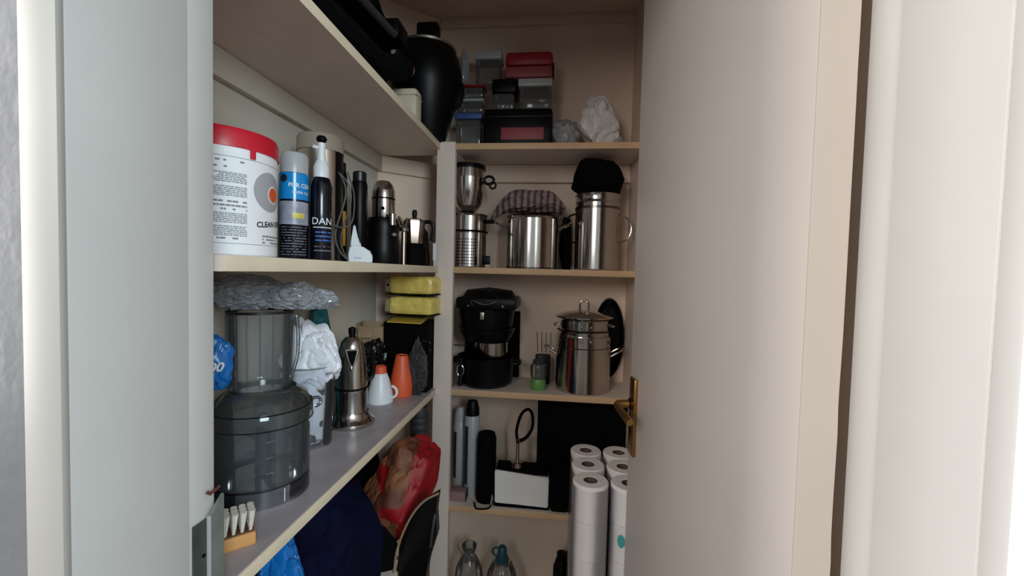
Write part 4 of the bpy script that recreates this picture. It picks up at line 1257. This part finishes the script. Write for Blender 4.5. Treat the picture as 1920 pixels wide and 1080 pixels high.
# ------------------------------------------------------------------ toilet rolls, stacked from the floor in two wrapped packs
RR, RH = 0.0470, 0.0986
prof = [(0.018, 0.002), (0.020, 0.0), (RR - 0.003, 0.0), (RR, 0.003), (RR, RH - 0.003), (RR - 0.003, RH), (0.020, RH), (0.018, RH - 0.002)]
proto = None
ROWS = (1.118, 1.2135, 1.309)
tier = ['topmost', 'second', 'third', 'fourth', 'fifth', 'sixth', 'seventh', 'lowest']
rown = ['row facing the doorway', 'middle row', 'row touching the shelves']
for ci, (x, pk) in enumerate(((0.104, 'pack beside the black box'), (0.2035, 'pack against the open door'))):
    for lv_ in range(8):
        for rw in range(3):
            lab = tier[7 - lv_] + ' toilet roll of the stack, ' + rown[rw] + ', ' + pk
            grp = 'toilet rolls in the ' + pk
            loc = (x, ROWS[rw], lv_ * (RH + 0.0006))
            if proto is None:
                t = thing('toilet_roll', lab, 'toilet roll', loc, group=grp)
                p_ = link('paper', lathe(prof, 40), 'paper_white', t)
                c_ = link('core', lathe([(0.0181, 0.001), (0.0181, RH - 0.001), (0.0170, RH - 0.001), (0.0170, 0.001), (0.0181, 0.001)], 28), 'paper_core', t)
                proto = (t, p_, c_)
                continue
            t = proto[0].copy()
            C.objects.link(t)
            for s_ in proto[1:]:
                c2 = s_.copy()
                C.objects.link(c2)
                c2.parent = t
            t.location = loc
            t['label'] = lab
            t['group'] = grp


def wrap(x, y0, y1, h, label, seed):
    bm = bm_new()
    r = 0.0478
    n = 48
    rings = []
    lv = 26
    for k in range(lv + 1):
        z = 0.001 + (h - 0.001) * k / lv
        ring = []
        for i in range(n):
            a = 2 * PI * i / n
            cy = (y0 if math.sin(a) < 0 else y1)
            q = Vector((x + r * math.cos(a), cy + r * math.sin(a), z))
            d = 0.0016 * abs(noise.noise(Vector((q.x * 40, q.y * 40, z * 26 + seed)))) + 0.0010 * abs(noise.noise(Vector((q.x * 90, q.y * 90, z * 70 + seed))))
            q.x += math.cos(a) * d
            q.y += math.sin(a) * d
            ring.append(bm.verts.new(q))
        rings.append(ring)
    for a_, b_ in zip(rings[:-1], rings[1:]):
        for i in range(n):
            j = (i + 1) % n
            bm.faces.new((a_[i], a_[j], b_[j], b_[i]))
    return tag(link('plastic_wrap', bm, 'wrap_clear', smooth=30), label, 'plastic wrap')


wrap(0.104, 1.118, 1.309, 0.785, 'creased clear plastic wrap around the toilet rolls beside the black box', 3)
wr = wrap(0.2035, 1.118, 1.309, 0.785, 'clear plastic wrap around the toilet rolls against the open door', 9)
bm = bm_new()
cyl_disc(bm, 0.0492, -2.05, 0.66, 0.0, 0.010)
for q in bm.verts:
    q.co.z = 0.66 + (q.co.z - 0.66) * 1.7
    q.co += Vector((0.2035, 1.118, 0))
link('teal_print', bm, 'teal_print', wr, smooth=0)

# ------------------------------------------------------------------ bottom back shelf: clear bottles
ZB = 0.15
t = thing('clear_bottle', 'clear water bottle with moulded ring handle at its neck', 'bottle', (-0.286, 1.455, ZB))
link('body', lathe([(0, 0), (0.046, 0), (0.050, 0.006), (0.050, 0.10), (0.046, 0.125), (0.030, 0.160), (0.020, 0.172), (0.020, 0.180), (0.027, 0.204), (0.026, 0.208), (0.022, 0.208), (0.016, 0.182), (0, 0.176)], 40), 'bottle_clear', t)
link('handle', tube(smooth_path([(-0.026, -0.004, 0.204), (-0.036, -0.006, 0.205), (-0.036, -0.006, 0.19), (-0.022, -0.006, 0.172)], 5), 0.0035, 8), 'bottle_clear', t)
t = thing('capped_bottle', 'clear bottle with dark teal flip cap on the lowest shelf', 'bottle', (-0.166, 1.450, ZB))
link('body', lathe([(0, 0), (0.050, 0), (0.054, 0.006), (0.054, 0.10), (0.050, 0.125), (0.036, 0.155), (0.022, 0.166), (0, 0.167)], 40), 'bottle_clear', t)
cp = link('cap', lathe([(0, 0.165), (0.024, 0.165), (0.024, 0.176), (0.018, 0.180), (0.016, 0.210), (0.012, 0.216), (0, 0.217)], 28), 'teal_cap', t)
link('cap_loop', tube(arc_pts((-0.020, -0.006, 0.200), 0.014, 0, 2 * PI, 20, sq=1.0)[:-1], 0.0038, 8, closed=True), 'teal_cap', cp)
t = thing('dark_bottle', 'dark bottle standing on the lowest shelf behind the toilet rolls', 'bottle', (0.045, 1.47, ZB))
link('body', lathe([(0, 0), (0.028, 0), (0.030, 0.004), (0.030, 0.150), (0.020, 0.180), (0, 0.182)], 32), 'black_plastic', t)
link('cap', lathe([(0, 0.180), (0.018, 0.180), (0.018, 0.200), (0, 0.202)], 24), 'black_plastic', t)
